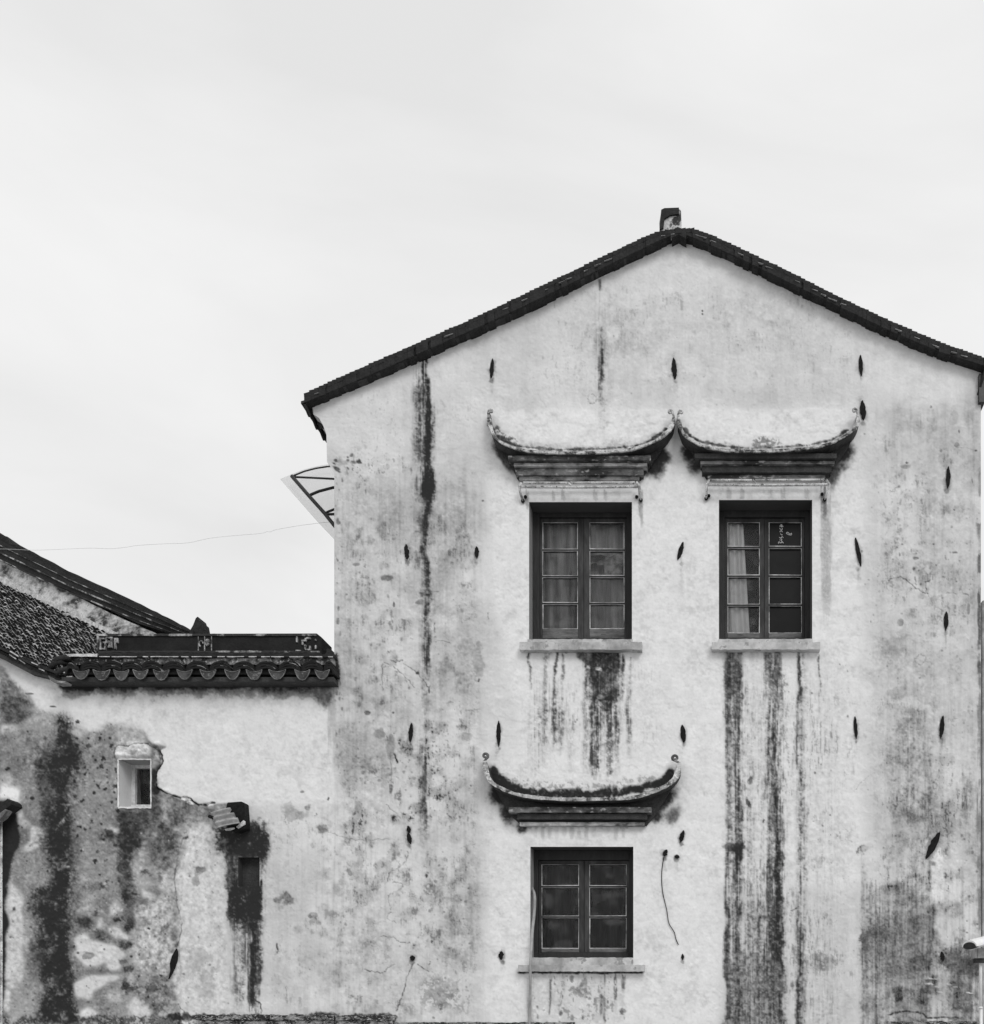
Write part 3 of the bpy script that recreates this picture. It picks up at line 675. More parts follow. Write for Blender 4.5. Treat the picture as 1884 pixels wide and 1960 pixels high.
for x, y, rx, ry, v in ((185, 540, 8, 14, 118), (255, 515, 10, 8, 118), (325, 465, 6, 6, 110), (375, 510, 4, 3, 90), (290, 357, 5, 2, 80), (415, 625, 12, 9, 110), (462, 410, 2, 5, 60), (30, 720, 12, 26, 70), (20, 790, 12, 14, 80),
                         (175, 1070, 12, 20, 110), (200, 1100, 14, 12, 120), (115, 1100, 8, 6, 110), (345, 1210, 5, 5, 80), (380, 1235, 5, 4, 80), (490, 1205, 14, 9, 130), (400, 1255, 5, 5, 130), (715, 1395, 16, 10, 130), (260, 1300, 10, 10, 165),
                         (580, 635, 2, 3, 80), (770, 220, 14, 9, 125), (720, 200, 18, 6, 140), (880, 330, 4, 16, 90), (935, 400, 7, 16, 118), (1120, 270, 4, 28, 96), (1118, 190, 3, 8, 70), (1127, 935, 3, 5, 60), (1150, 1020, 12, 14, 120),
                         (1260, 790, 14, 3, 110), (1280, 380, 1.5, 5, 60), (1035, 1490, 5, 6, 44), (1045, 1408, 5, 3, 80), (1160, 1380, 2, 4, 70), (1140, 1530, 3, 5, 70), (1190, 1650, 26, 9, 100), (1140, 1690, 16, 12, 120),
                         (1170, 1760, 22, 16, 110), (1260, 1740, 26, 12, 120), (1300, 1780, 14, 9, 96), (1230, 1800, 14, 10, 96), (1360, 1760, 20, 36, 150), (1200, 1720, 44, 38, 160), (870, 1420, 8, 30, 150), (1430, 320, 3, 2, 80),
                         (725, 1262, 2, 1.2, 50), (340, 1568, 1.3, 1.3, 45), (500, 80, 4, 36, 130), (555, 120, 5, 30, 160)):
    blob(*c3(x, y), rx, ry, v, .85, .7, 1.0, warp=3, dots=.1)
specks(820, 1640, 900, 1960, 80, .8, 3, 100, .7, 11); specks(500, 1540, 900, 1930, 80, .6, 2, 120, .6, 12)
# right part and gable
c6 = lambda x, y: (1579.1 + 0.29673 * x, 664.9 + 0.29673 * y)     # zoom [1900,800]-[2267,1500]
for q, wd, v, a in (([(410, 1505), (475, 1482), (530, 1500), (580, 1545), (630, 1575), (670, 1590)], 1.1, 72, .9), ([(670, 1600), (700, 1660), (760, 1700)], .7, 120, .7), ([(655, 1510), (656, 1580)], 1, 70, .9), ([(642, 1512), (680, 1505)], 1.4, 60, .9),
                    ([(780, 1583), (850, 1587)], .9, 80, .8), ([(890, 1583), (930, 1600)], .9, 90, .8), ([(580, 1480), (590, 1540)], .9, 95, .7), ([(695, 1435), (697, 1500)], .8, 100, .7), ([(850, 645), (900, 648), (975, 665)], .7, 120, .7),
                    ([(430, 930), (460, 910), (485, 893)], 1.0, 90, .8), ([(500, 1225), (503, 1245)], .8, 110, .8)):
    crack([c6(*p) for p in q], wd, v, a)
for x, y, rx, ry, v in ((530, 742, 2.5, 2, 50), (510, 770, 10, 5, 130), (975, 665, 3, 2, 60), (833, 1045, 1.6, 1.6, 50), (715, 1405, 1.5, 3, 70), (700, 1268, 2, 2, 70), (590, 1355, 6, 3, 110), (840, 1322, 5, 2, 100), (295, 1770, 1.5, 5, 90),
                         (495, 1780, 6, 5, 100), (930, 1690, 3, 14, 120), (830, 450, 8, 14, 160), (850, 630, 5, 4, 110), (865, 535, 1.4, 4, 90), (950, 860, 1.5, 6, 120), (480, 1335, 1.3, 3, 80), (240, 1320, 2, 2, 120), (685, 385, 2, 3, 110)):
    blob(*c6(x, y), rx, ry, v, .85, .7, 1.0, warp=2)
for y0, y1, v in ((890, 960, 120), (1000, 1030, 110), (1010, 1110, 150), (1060, 1100, 90), (1120, 1300, 70), (1250, 1520, 120), (1500, 1800, 120)):
    streak(1872, 1880, y0, y1, v, .8, .1, .2, .8, 3)
specks(1700, 1030, 1870, 1130, 60, .7, 2.5, 90, .8, 14); specks(1650, 820, 1875, 1700, 170, .6, 2.4, 110, .6, 15)
specks(1000, 540, 1640, 780, 120, .5, 1.8, 130, .6, 16); specks(1400, 1260, 1640, 1950, 120, .6, 2.2, 90, .7, 17); specks(1740, 1600, 1880, 1960, 90, .8, 3, 90, .7, 18)
blob(1345, 595, 1.8, 1.8, 45, 1, .5, .2, warp=0); blob(1345, 601, 1.8, 1.8, 45, 1, .5, .2, warp=0)
for x, y, r in ((1133, 763, 9), (1763, 1262, 10)):                 # scratched rings in the plaster
    crack([(x + r * math.cos(k) * random.uniform(.7, 1.1), y + r * math.sin(k)) for k in (0, 1, 2, 3, 4, 5, 6)], .8, 110, .6)
for y, v in ((1395, 80), (1500, 70), (1555, 88)): blob(*c(1100, (y - 1246.6) / .3637), 26, 10, v + 40, .7, .8, 1.1, dots=.4)

TIES = ((942, 706, 38, 8.5, 5, .5), (1291, 706, 42, 11, -4, .3), (1648, 700, 40, 8.5, -3, 0), (1652, 786, 38, 12, -5, .4), (1815, 914, 42, 9, 1, .7), (779, 1057, 30, 9, -4, .9), (913, 1058, 23, 9, 0, .1),
                                  (1303, 1055, 36, 9.5, 17, .1), (1643, 1057, 56, 9, -11, 0), (1811, 1189, 36, 9.5, 1, .1), (787, 1403, 38, 9, 5, .4), (955, 1405, 50, 9, 0, .4), (1308, 1405, 36, 11, -6, 0),
                                  (1638, 1393, 44, 8, -4, .6), (1803, 1392, 44, 9.5, 5, .3), (783, 1588, 14, 8, -10, .6), (784, 1605, 22, 9, -12, .6), (1306, 1601, 24, 9, 16, .8), (960, 1829, 17, 10, 4, .8), (1307, 1832, 12, 6, 0, .4),
                                  (1786, 1618, 58, 15, 27, .5), (1804, 1831, 19, 9, -10, .8), (790, 1834, 10, 10, 0, .4), (1274, 1633, 14, 10, 25, 1.0), (1296, 1640, 7, 10, 0, .8))
for (x, y, h_, w_, tilt, brk) in TIES:                        # rusty halo, chips and a short run under every iron tie
    blob(x, y, w_ * .62 + 2.5, h_ * .56 + 2, 120, .45 + .3 * brk, 1, 1.0, tilt, warp=2, g=.5)
    blob(x + random.uniform(-2, 2), y + h_ * .55 + 3, w_ * .5, 5, 90, .3 + .5 * brk, .9, 1.1, warp=3)
    blob(x - w_ * .6, y - h_ * .2, 2.0, h_ * .22, 222, .5, .8, .8, tilt, warp=1)
    runoff([(x, w_ * .4, 2, [(y + h_ * .4, random.uniform(.1, .5)), (y + h_ * .4 + random.uniform(25, 70), 0)])], 110, 1)
# -- the low wall on the left
c4 = lambda x, y: (0.20355 * x, 1230 + 0.20355 * y)
c5 = lambda x, y: (0.19418 * x, 1579 + 0.19418 * y)
z2 = lambda x, y: (0.3529 * x, 1412.9 + 0.3529 * y)
DIRTY = [(-200, 1250), c4(0, 235), c4(20, 250), c4(120, 370), c4(230, 500), c4(330, 520), c4(420, 650), c4(530, 680), c4(660, 680), c4(690, 750), c4(700, 800), c4(900, 810), c4(1130, 800), c4(1300, 820), c4(1400, 930),
         c4(1560, 980), (305, 1437), (311, 1458), (298, 1475), (297, 1500), (303, 1510), (335, 1524), (360, 1528), (380, 1540), (410, 1537), (440, 1540), (445, 1600), (350, 1640), (345, 1760), (345, 1960), (345, 2200), (-200, 2200)]
poly([(-200, 1200), (130, 1300), (640, 1310), (640, 1540), (440, 1540), (300, 1520), (300, 1440), (-200, 1440)], 214, .9, 5, 3, 6)
w = win(-170, 1250, 640, 2040, 0)
DM = blur(pip(DIRTY, XX[w] + WX[w] * 3, YY[w] + WY[w] * 3).astype(np.float32), 1)
mott = 130 + (N1[w] - .5) * 50 + (N2[w] - .5) * 62 + (N3[w] - .5) * 34
DMs = diss(blur(pip(DIRTY, XX[w] + WX[w] * 14, YY[w] + WY[w] * 12).astype(np.float32), 7), w, .45)
lr = ss((XX[w] - 262) / 40)
DM = DM * lr + DMs * (1 - lr)
V[w] += (mott - V[w]) * DM * .97
HT[w] -= 0.012 * DM
DM2 = DM.copy()
# painted shadow line along the breaking edge right of the small window
crack([(305, 1437), (311, 1458), (298, 1475), (297, 1500), (303, 1510), (335, 1524), (360, 1528), (380, 1540), (410, 1537)], 2.2, 52, .95, 1.0, .03, 1)
crack([(314, 1506), (330, 1516), (352, 1523), (372, 1534)], 1.6, 212, 0)
for x_, y_ in ((318, 1508), (322, 1510), (352, 1524), (357, 1527), (362, 1533), (400, 1533), (406, 1532)): blob(x_, y_ + 3, 6, 2.4, 218, .9, .6, .6)
poly([c4(1430, 1180), c4(1530, 1110), c4(1465, 1250), c4(1500, 1400), c4(1450, 1430), c4(1440, 1570), c4(1425, 1570)], 48, 1, 1, 1.5, 10, h=-.02)  # gap darkened with painted shade, slightly recessed
def PL(f, pts, v, a=.9, soft=2, warp=4, **k):
    k.setdefault('g', .28); poly([f(*p) for p in pts], v, min(1, a * 1.08), soft, warp * 1.5, **k)
# upper left
PL(c4, [(0, 480), (180, 500), (320, 560), (310, 690), (200, 760), (0, 770)], 92, .8, 4, 6); PL(c4, [(0, 250), (60, 330), (200, 500), (0, 520)], 118, .8, 4, 5)
PL(c4, [(0, 770), (150, 775), (210, 860), (0, 885)], 172, .85, 2, 3); PL(c4, [(120, 900), (220, 895), (215, 930), (130, 930)], 185, .85, 1, 2); PL(c4, [(170, 600), (400, 590), (390, 640), (180, 625)], 182, .8, 2, 3)
PL(c4, [(330, 660), (520, 690), (520, 820), (300, 850), (220, 780)], 158, .8, 5, 6, mod=.5); PL(c4, [(0, 880), (350, 870), (380, 1100), (100, 1250), (0, 1200)], 118, .7, 6, 8, mod=.4)
PL(c4, [(700, 800), (800, 880), (760, 900), (690, 870)], 200, .8, 2, 3); PL(c4, [(1100, 800), (1290, 820), (1390, 940), (1100, 960)], 172, .8, 3, 4)
PL(c4, [(680, 900), (1080, 830), (1100, 1560), (640, 1560)], 136, .7, 8, 6, mod=.3)
PL(c4, [(0, 1200), (90, 1200), (110, 1320), (0, 1400)], 165, .8, 3, 5, mod=.4); PL(c4, [(20, 1310), (160, 1370), (170, 1480), (215, 1640), (170, 1700), (120, 1540), (80, 1450), (0, 1480)], 212, .95, 2, 3)
PL(c4, [(850, 1290), (1040, 1285), (1035, 1310), (850, 1305)], 188, .8, 1, 1.5)
PL(c4, [(1060, 1130), (1110, 1120), (1105, 1450), (1050, 1430)], 160, .85, 2, 2)
# dark gap and broken tile at the left margin, recess shade painted on
PL(c4, [(-900, 1490), (0, 1490), (85, 1475), (130, 1560), (165, 1750), (175, 1900), (130, 1990), (85, 2120), (80, 2250), (-900, 2250)], 46, 1, 1, 2, tex=8)
PL(c5, [(-800, 300), (90, 380), (60, 700), (40, 800), (45, 880), (95, 940), (70, 1010), (60, 1150), (45, 1250), (50, 1330), (30, 1600), (30, 1850), (-800, 1900)], 50, 1, 1, 2, tex=20)
# light ragged patches
PL(c5, [(300, 0), (430, 20), (440, 100), (430, 190), (300, 265), (200, 250), (290, 150)], 178, .92, 1, 3); PL(c4, [(130, 1680), (220, 1650), (300, 1720), (220, 1760)], 178, .85, 2, 3)
PL(c5, [(90, 520), (150, 600), (240, 700), (250, 790), (200, 830), (240, 1000), (230, 1130), (200, 1200), (240, 1400), (230, 1550), (100, 1640), (40, 1560), (50, 1300), (70, 1000), (50, 850), (90, 650)], 186, .9, 2, 4, mod=.15)
PL(c5, [(40, 1600), (95, 1640), (100, 1840), (60, 1850), (30, 1820)], 205, .85, 1, 2); PL(c5, [(100, 1700), (330, 1720), (350, 1900), (90, 1900)], 160, .8, 4, 6, mod=.5)
# the black run
PL(c4, [(560, 690), (680, 700), (690, 760), (660, 860), (720, 1050), (650, 1240), (640, 1960), (460, 1960), (480, 1300), (510, 900), (545, 760)], 52, .95, 9, 9, tex=50, g=.45)
PL(c4, [(380, 950), (520, 900), (500, 1960), (420, 1960), (330, 1400)], 74, .8, 9, 8, tex=40, mod=.3); PL(c4, [(640, 880), (740, 950), (700, 1500), (640, 1700)], 84, .7, 7, 6, mod=.4)
PL(c5, [(500, 0), (670, 0), (650, 700), (720, 1000), (720, 1150), (745, 1300), (700, 1540), (760, 1750), (820, 1960), (360, 1960), (420, 1600), (330, 1450), (360, 1200), (400, 900), (230, 640), (330, 620), (470, 600)], 50, .96, 9, 12, tex=50, g=.42)
PL(c5, [(250, 600), (400, 700), (420, 1400), (330, 1450), (240, 1300), (370, 1000), (280, 850)], 88, .75, 6, 8, mod=.5)
PL(c5, [(670, 0), (760, 100), (760, 1000), (690, 1000)], 92, .7, 7, 5)
# centre
PL(c5, [(1150, 0), (1330, 0), (1310, 560), (1370, 640), (1300, 700), (1290, 1040), (1210, 1040), (1180, 700), (1150, 500)], 82, .85, 6, 6, mod=.25); PL(c4, [(1100, 1580), (1430, 1580), (1400, 1700), (1340, 1960), (1110, 1960)], 72, .85, 4, 4, mod=.2)
PL(c4, [(1330, 1700), (1390, 1690), (1390, 1960), (1320, 1960)], 122, .7, 3, 3); PL(c4, [(1440, 1760), (1500, 1790), (1480, 1850), (1430, 1830)], 176, .85, 1, 3); PL(c4, [(1400, 1600), (1600, 1680), (1640, 1960), (1400, 1960)], 92, .7, 5, 6, mod=.5)
PL(c4, [(980, 1740), (1110, 1745), (1115, 1790), (1050, 1800), (970, 1770)], 190, .9, 1, 2, h=.008); PL(c4, [(920, 1790), (1030, 1800), (1100, 1830), (1100, 1880), (950, 1860)], 78, .8, 2, 4)
PL(c5, [(690, 0), (1150, 0), (1150, 640), (700, 640)], 128, .5, 8, 6, mod=.4)
PL(c5, [(790, 780), (920, 760), (920, 850), (880, 910), (800, 860)], 160, .8, 2, 4, mod=.4); PL(c5, [(1080, 770), (1160, 760), (1170, 880), (1080, 890)], 178, .9, 2, 3); PL(c5, [(760, 900), (920, 900), (920, 1000), (770, 990)], 72, .8, 3, 4)
PL(c5, [(920, 1010), (1000, 1010), (1010, 920), (980, 900), (960, 980)], 190, .85, 1, 2); PL(c5, [(900, 1030), (1060, 1040), (1090, 1160), (960, 1160)], 92, .85, 3, 4); PL(c5, [(1060, 1010), (1160, 1000), (1210, 1060), (1290, 1080), (1290, 1140), (1090, 1100)], 184, .9, 2, 3)
PL(c5, [(740, 1100), (830, 1040), (900, 1150), (1040, 1170), (1200, 1210), (1260, 1240), (1180, 1330), (1190, 1420), (1100, 1440), (1000, 1330), (990, 1390), (830, 1430), (760, 1300)], 190, .95, 2, 3, tex=16); blob(*c5(865, 1300), 9, 8, 120, .8, .6)
PL(c5, [(700, 1550), (940, 1490), (1160, 1480), (1190, 1510), (1060, 1560), (920, 1660), (920, 1730), (730, 1700)], 188, .95, 2, 3, tex=16); PL(c5, [(1030, 1650), (1110, 1650), (1190, 1720), (1190, 1760), (1050, 1720)], 172, .85, 2, 3)
PL(c5, [(750, 1870), (850, 1810), (970, 1850), (960, 1890), (800, 1900)], 200, .9, 2, 3); PL(c5, [(1240, 1760), (1300, 1710), (1500, 1800), (1450, 1920), (1330, 1930), (1230, 1850)], 184, .9, 2, 4, mod=.3)
PL(c5, [(1290, 800), (1700, 650), (1720, 1300), (1600, 1500), (1350, 1420), (1290, 1250)], 172, .75, 5, 6, tex=80, mod=.5); PL(c5, [(1400, 640), (1530, 680), (1540, 740), (1390, 720)], 182, .8, 1, 3); PL(c5, [(1300, 1450), (1720, 1500), (1700, 1900), (1480, 1800), (1290, 1700)], 118, .6, 4, 8, tex=100, mod=.7)
for x, y, rx, ry, v in ((1250, 970, 45, 70, 60), (1255, 1160, 75, 50, 58), (1240, 1440, 60, 45, 56), (1220, 1620, 65, 90, 58), (1240, 740, 70, 60, 64), (1210, 1330, 40, 50, 84), (1140, 930, 40, 40, 60), (1380, 770, 60, 40, 110), (1330, 690, 60, 18, 60),
                        (1300, 1620, 90, 30, 76), (1450, 1650, 90, 40, 80), (1640, 980, 40, 60, 128), (1620, 1130, 40, 60, 128), (1500, 900, 50, 20, 120), (980, 840, 70, 60, 90), (850, 620, 90, 50, 112), (1000, 600, 60, 70, 96), (1440, 480, 60, 30, 100), (1570, 530, 40, 50, 120),
                        (1560, 1830, 60, 50, 96), (1260, 350, 40, 40, 60), (1100, 100, 40, 20, 60)):
    blob(*c5(x, y), rx * .21, ry * .21, v, .9, 1.1, .9, warp=9, tex=50, g=.5)
# arch shaped lighter patch, soot below the vent, holes
PL(z2, [(1040, 480), (1200, 480), (1250, 640), (1240, 900), (1240, 1500), (960, 1480), (920, 1300), (980, 1150), (960, 900), (950, 700)], 192, .85, 5, 5, tex=50, mod=.25)
PL(z2, [(1150, 490), (1340, 440), (1440, 500), (1460, 580), (1400, 650), (1250, 650), (1180, 600)], 96, .75, 4, 7, tex=90, mod=.6); PL(z2, [(1230, 480), (1345, 460), (1345, 660), (1235, 640)], 50, .95, 2, 3, tex=10)
PL(z2, [(1120, 480), (1230, 470), (1345, 430), (1420, 470), (1470, 560), (1440, 640), (1400, 660), (1240, 665), (1230, 800), (1250, 1000), (1330, 1000), (1420, 980), (1410, 800), (1290, 800), (1290, 650), (1200, 620)], 60, .72, 5, 12, tex=80, g=.75)
blob(*z2(1390, 560), 26, 30, 50, .9, 1.0, 1.3, warp=9, g=.7); blob(*z2(1440, 590), 14, 20, 60, .8, .8, 1)
for xx, yy, rx_, ry_ in ((1250, 880, 10, 40), (1340, 900, 14, 34), (1390, 900, 9, 36), (1280, 940, 12, 14), (1345, 1000, 9, 22)): blob(*z2(xx, yy), rx_, ry_, 50, .9, .9, .8, g=.45); PL(z2, [(1240, 640), (1300, 640), (1300, 830), (1240, 800)], 92, .8, 2, 3); PL(z2, [(1260, 800), (1410, 800), (1415, 980), (1260, 960)], 60, .9, 2, 4, tex=60, mod=.25); 
for x0, x1, y0, y1, v in ((1330, 1400, 960, 1300, 78), (1345, 1380, 1250, 1480, 84), (1380, 1410, 1000, 1400, 110), (1240, 1300, 1000, 1450, 148), (1290, 1330, 820, 920, 170), (1240, 1275, 860, 1100, 100)):
    a0 = z2(x0, y0); a1 = z2(x1, y1); streak(a0[0], a1[0], a0[1], a1[1], v, .9, .1, .3, .7, 2)
runoff([(490, 9, 3, [(1690, 1.6), (1755, 1.8), (1775, .9), (1840, .8), (1900, .6), (1945, .3)]), (458, 11, 3, [(1690, 1.4), (1745, 1.5), (1765, .5), (1800, .25), (1900, .3), (1930, .1)]), (482, 4, 3, [(1590, 1), (1640, 1.4), (1760, 1.5), (1830, .8), (1900, .5), (1940, .3)]), (500, 10, 2, [(1575, .3), (1600, .8), (1640, .9), (1660, .2), (1750, .1), (1800, 0)]), (444, 6, 2, [(1600, .2), (1660, .4), (1720, .7), (1760, .3), (1800, 0)])], 50, 1.15, .7)
crack([z2(1340, 980), z2(1360, 1150), z2(1370, 1300), z2(1370, 1400), z2(1410, 1440), z2(1420, 1490)], 1.6, 60, .9, 1.2)
crack([z2(960, 640), z2(945, 760), z2(960, 900), z2(985, 1000), z2(970, 1090), z2(955, 1140)], 1.0, 84, .8, 2); crack([z2(1010, 500), z2(975, 570), z2(955, 650)], 1.3, 110, .7, 2); crack([z2(960, 1440), z2(1000, 1490)], 1, 70)
for x, y, rx, ry, v in ((1080, 710, 12, 7, 110), (1060, 780, 7, 18, 140), (1600, 410, 22, 12, 150), (1660, 375, 6, 4, 110), (1745, 490, 12, 7, 120), (1555, 870, 16, 15, 120), (1510, 880, 7, 6, 130), (1700, 970, 10, 7, 120), (1790, 960, 14, 8, 140), (1620, 1040, 7, 7, 165),
                         (1640, 287, 5, 2, 110), (1783, 325, 2, 5, 60), (1505, 1140, 1.6, 9, 55), (1570, 400, 10, 14, 160), (1560, 720, 6, 40, 178), (1130, 1300, 20, 40, 168), (1060, 1220, 20, 30, 172), (860, 400, 20, 10, 96), (1000, 540, 10, 5, 80)):
    blob(*z2(x, y), rx, ry, v, .8, .7, 1, warp=3)
specks(0, 1380, 230, 1700, 150, 1, 4.2, 50, .9, 21, 1.2); specks(0, 1700, 340, 1950, 120, 1, 3.5, 60, .8, 22, 1.2); specks(120, 1380, 330, 1960, 70, .8, 3, 205, .7, 23, 1.5); specks(330, 1600, 470, 1940, 60, .8, 2.5, 90, .7, 24)
specks(140, 1400, 225, 1600, 60, 1.5, 5, 56, .9, 25); crack([c4(100, 610), c4(180, 615)], 1, 200, .1)
for x, y in ((280, 482), (500, 603)): blob(*c4(x, y), 7, 1.6, 55, 1, .5, .5, warp=1)
# mortar lumps over the small window
PL(c4, [(1085, 985), (1130, 965), (1200, 975), (1270, 955), (1370, 945), (1420, 975), (1440, 1085), (1100, 1088), (1070, 1050)], 176, .95, 1, 3, tex=60, h=.025); PL(c4, [(1420, 970), (1480, 1010), (1505, 1100), (1460, 1190), (1430, 1180), (1430, 1010)], 152, .9, 1, 2, h=.015); blob(*c4(1240, 1040), 14, 5, 130, .6)
crack([c4(*p) for p in [(1075, 1080), (1070, 1040), (1085, 985), (1130, 965), (1200, 975), (1270, 955), (1370, 945), (1420, 975), (1480, 1010), (1505, 1100)]], 1.3, 92, .8, 1.0, .03, 1)  # dark outline paints edge shade so the lumps stand out
w = win(214, 1420, 305, 1455, 0); HT[w] += .035 * (N2[w] - .5) + .02 * (N3[w] - .5); V[w] += (N2[w] - .5) * 60
# moss and painted eave shade under the coping, joint with the tall wall
streak(628, 643, 1318, 1500, 168, .8, .03, .4, .6, 3); blob(641, 1290, 9, 34, 48, 1, .5, .7, warp=3); PL(lambda x, y: (x, y), [(560, 1312), (642, 1312), (634, 1345), (622, 1352), (600, 1335)], 84, .7, 5, 4)
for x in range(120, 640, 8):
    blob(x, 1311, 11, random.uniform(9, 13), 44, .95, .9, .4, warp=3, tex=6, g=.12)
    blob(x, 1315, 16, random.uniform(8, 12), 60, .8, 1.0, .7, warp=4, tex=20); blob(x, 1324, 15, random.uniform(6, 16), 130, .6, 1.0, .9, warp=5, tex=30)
# foot of the picture: black moss line
for x in range(330, 760, 12): blob(x, 1946, 12, random.uniform(3, 8), 60, .8, .6, 1, tex=60)
for x in range(-160, 380, 18): blob(x, 1955, 16, random.uniform(8, 18), 70, .7, .8, 1, tex=60, dots=.2)
V += (N4 - .5) * (5 + 30 * np.clip((195 - V) / 100, 0, 1) * np.clip((V - 50) / 50, 0, 1)) + (N3 - .5) * 16 * np.clip((190 - V) / 80, 0, 1) * np.clip((V - 50) / 50, 0, 1)
w = win(-170, 1250, 640, 2040, 0)
V[w] += (V[w] - 128) * .14 * DM2                              # the bare render is blotchier than the lime wash
dk = np.clip((196 - V) / 40, 0, 1)
V -= dk * (196 - V) * .16
V = np.clip(V, 42, 226)
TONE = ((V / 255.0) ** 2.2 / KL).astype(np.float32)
PT = fbm(60, 50, 5, 21, .6); P2 = fbm(30, 26, 4, 22, .6)
HT += .0025 * ss((PT - .6) / .02) + .002 * ss((P2 - .62) / .02) - .002 * ss((.36 - P2) / .02)
HT += (N1 - 0.5) * 0.005 + (N2 - 0.5) * 0.0010 + (N3 - .5) * .0008 + np.clip((V - 200) / 60, -1, 0) * 0.0015 * N3

# ------------------------------------------------------------------ plaster wall sheets
def lines(a, b, step, must):
    g = list(np.arange(a, b, step)) + [b]
    g = np.array(g, float)
    for m in must:
        if a - .1 <= m <= b + .1: g[np.argmin(np.abs(g - m))] = m
    return g

def wall_sheet(name, x0, x1, ytop, holes, keep, parent, leftprof=None, extra=None, base=BASE, step=1.6):
    must_x = [h[0] for h in holes] + [h[2] for h in holes]; must_y = [h[1] for h in holes] + [h[3] for h in holes]
    xs = lines(x0, x1, step, must_x)
    ys = np.concatenate([lines(ytop, 1990, step, must_y), np.linspace(2010, base, 9)])
    gx, gy = np.meshgrid(xs, ys)
    ix = np.clip((gx - X0R), 0, WR - 1.01); iy = np.clip((gy - Y0R), 0, HR - 1.01)
    a, b = iy.astype(int), ix.astype(int); fy, fx = iy - a, ix - b
    def samp(F): return (F[a, b] * (1 - fx) + F[a, b + 1] * fx) * (1 - fy) + (F[a + 1, b] * (1 - fx) + F[a + 1, b + 1] * fx) * fy
    tone = samp(TONE); h = samp(HT)
    for (hx0, hy0, hx1, hy1) in holes:
        d = np.maximum(np.maximum(hx0 - gx, gx - hx1), np.maximum(hy0 - gy, gy - hy1))
        h = h * np.clip(d / 6.0, 0, 1)
    edge = np.minimum(gx - x0, x1 - gx); h = h * np.clip(edge / 6.0, 0, 1)
    px = gx.copy()
    if leftprof is not None:
        lp = np.interp(gy, [p[1] for p in leftprof], [p[0] for p in leftprof])
        f = np.clip(1 - (gx - x0) / 90.0, 0, 1) ** 2
        px = gx + (lp - x0) * f
    nx, ny = len(xs), len(ys)
    vx = (px - CX) / S; vz = EYE + (HZ - gy) / S
    verts = np.stack([vx, -h, vz], -1).reshape(-1, 3)
    i, j = np.meshgrid(np.arange(ny - 1), np.arange(nx - 1), indexing='ij')
    q = np.stack([i * nx + j, (i + 1) * nx + j, (i + 1) * nx + j + 1, i * nx + j + 1], -1)
    cx = (px[:-1, :-1] + px[1:, 1:]) / 2; cy = (gy[:-1, :-1] + gy[1:, 1:]) / 2
    k = keep(cx, cy)
    for (hx0, hy0, hx1, hy1) in holes:
        k &= ~((cx > hx0) & (cx < hx1) & (cy > hy0) & (cy < hy1))
    q = q[k]
    tones = tone.reshape(-1)
    ev, ef, et = extra if extra else ([], [], [])
    if ev:
        ef = np.array(ef) + len(verts)
        verts = np.concatenate([verts, np.array(ev)]); q = np.concatenate([q, ef]); tones = np.concatenate([tones, np.array(et)])
    me = bpy.data.meshes.new(name)
    me.vertices.add(len(verts)); me.vertices.foreach_set('co', verts.astype(np.float32).ravel())
    me.loops.add(len(q) * 4); me.loops.foreach_set('vertex_index', q.astype(np.int32).ravel())
    me.polygons.add(len(q)); me.polygons.foreach_set('loop_start', np.arange(0, len(q) * 4, 4, dtype=np.int32))
    me.update(calc_edges=True)
    at = me.attributes.new('tone', 'FLOAT', 'POINT'); at.data.foreach_set('value', tones.astype(np.float32))
    me.materials.append(M_PLASTER)
    me.validate()
    o = bpy.data.objects.new(name, me)
    link(o, parent)
    return o

class EX:
    def __init__(s): s.v = []; s.f = []; s.t = []
    def quad(s, pts, v):
        k = len(s.v); s.v += [tuple(p) for p in pts]; s.f.append([k, k + 1, k + 2, k + 3]); s.t += [A(v)] * 4
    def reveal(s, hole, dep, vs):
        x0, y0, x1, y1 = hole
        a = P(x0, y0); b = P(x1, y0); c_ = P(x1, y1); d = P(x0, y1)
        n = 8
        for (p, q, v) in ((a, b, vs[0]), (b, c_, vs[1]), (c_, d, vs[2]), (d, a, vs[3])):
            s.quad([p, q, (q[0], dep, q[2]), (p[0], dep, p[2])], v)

# ---- ground
g = MB(); g.add([(-900, -900, 0), (900, -900, 0), (900, 900, 0), (-900, 900, 0)], [(0, 1, 2, 3)])
tag(g.build('ground', M_GROUND), kind='structure')

# ================================================================== the tall gabled house
house = thing('gabled_house', (0.4, 3.5, 0), 'tall whitewashed gabled house with three hooded windows and black mould streaks', 'house')
WIN1 = (1013, 961, 1210, 1229); WIN2 = (1376.5, 957, 1555, 1229); WIN3 = (1015.5, 1621, 1212.5, 1846)
UX = [560, 583, 640, 700, 800, 900, 1000, 1100, 1200, 1230, 1262, 1300, 1328, 1362, 1400, 1500, 1600, 1700, 1800, 1884, 1925]
UY = [764, 753, 727, 700, 656, 612, 565, 517, 469, 455, 442, 436.5, 437, 449, 467, 514, 565, 612, 655, 684, 702]
LX = [560, 600, 640, 700, 800, 900, 1000, 1100, 1200, 1230, 1256, 1298, 1336, 1376, 1429, 1500, 1600, 1700, 1800, 1884, 1925]
LY = [792, 778, 762, 738, 694, 650, 605, 556, 507, 493, 477, 452, 472, 492, 515, 552, 598, 646, 688, 712, 728]
Uf = lambda x: float(np.interp(x, UX, UY)); Lf = lambda x: float(np.interp(x, LX, LY))
OV = 0.11
ex = EX()
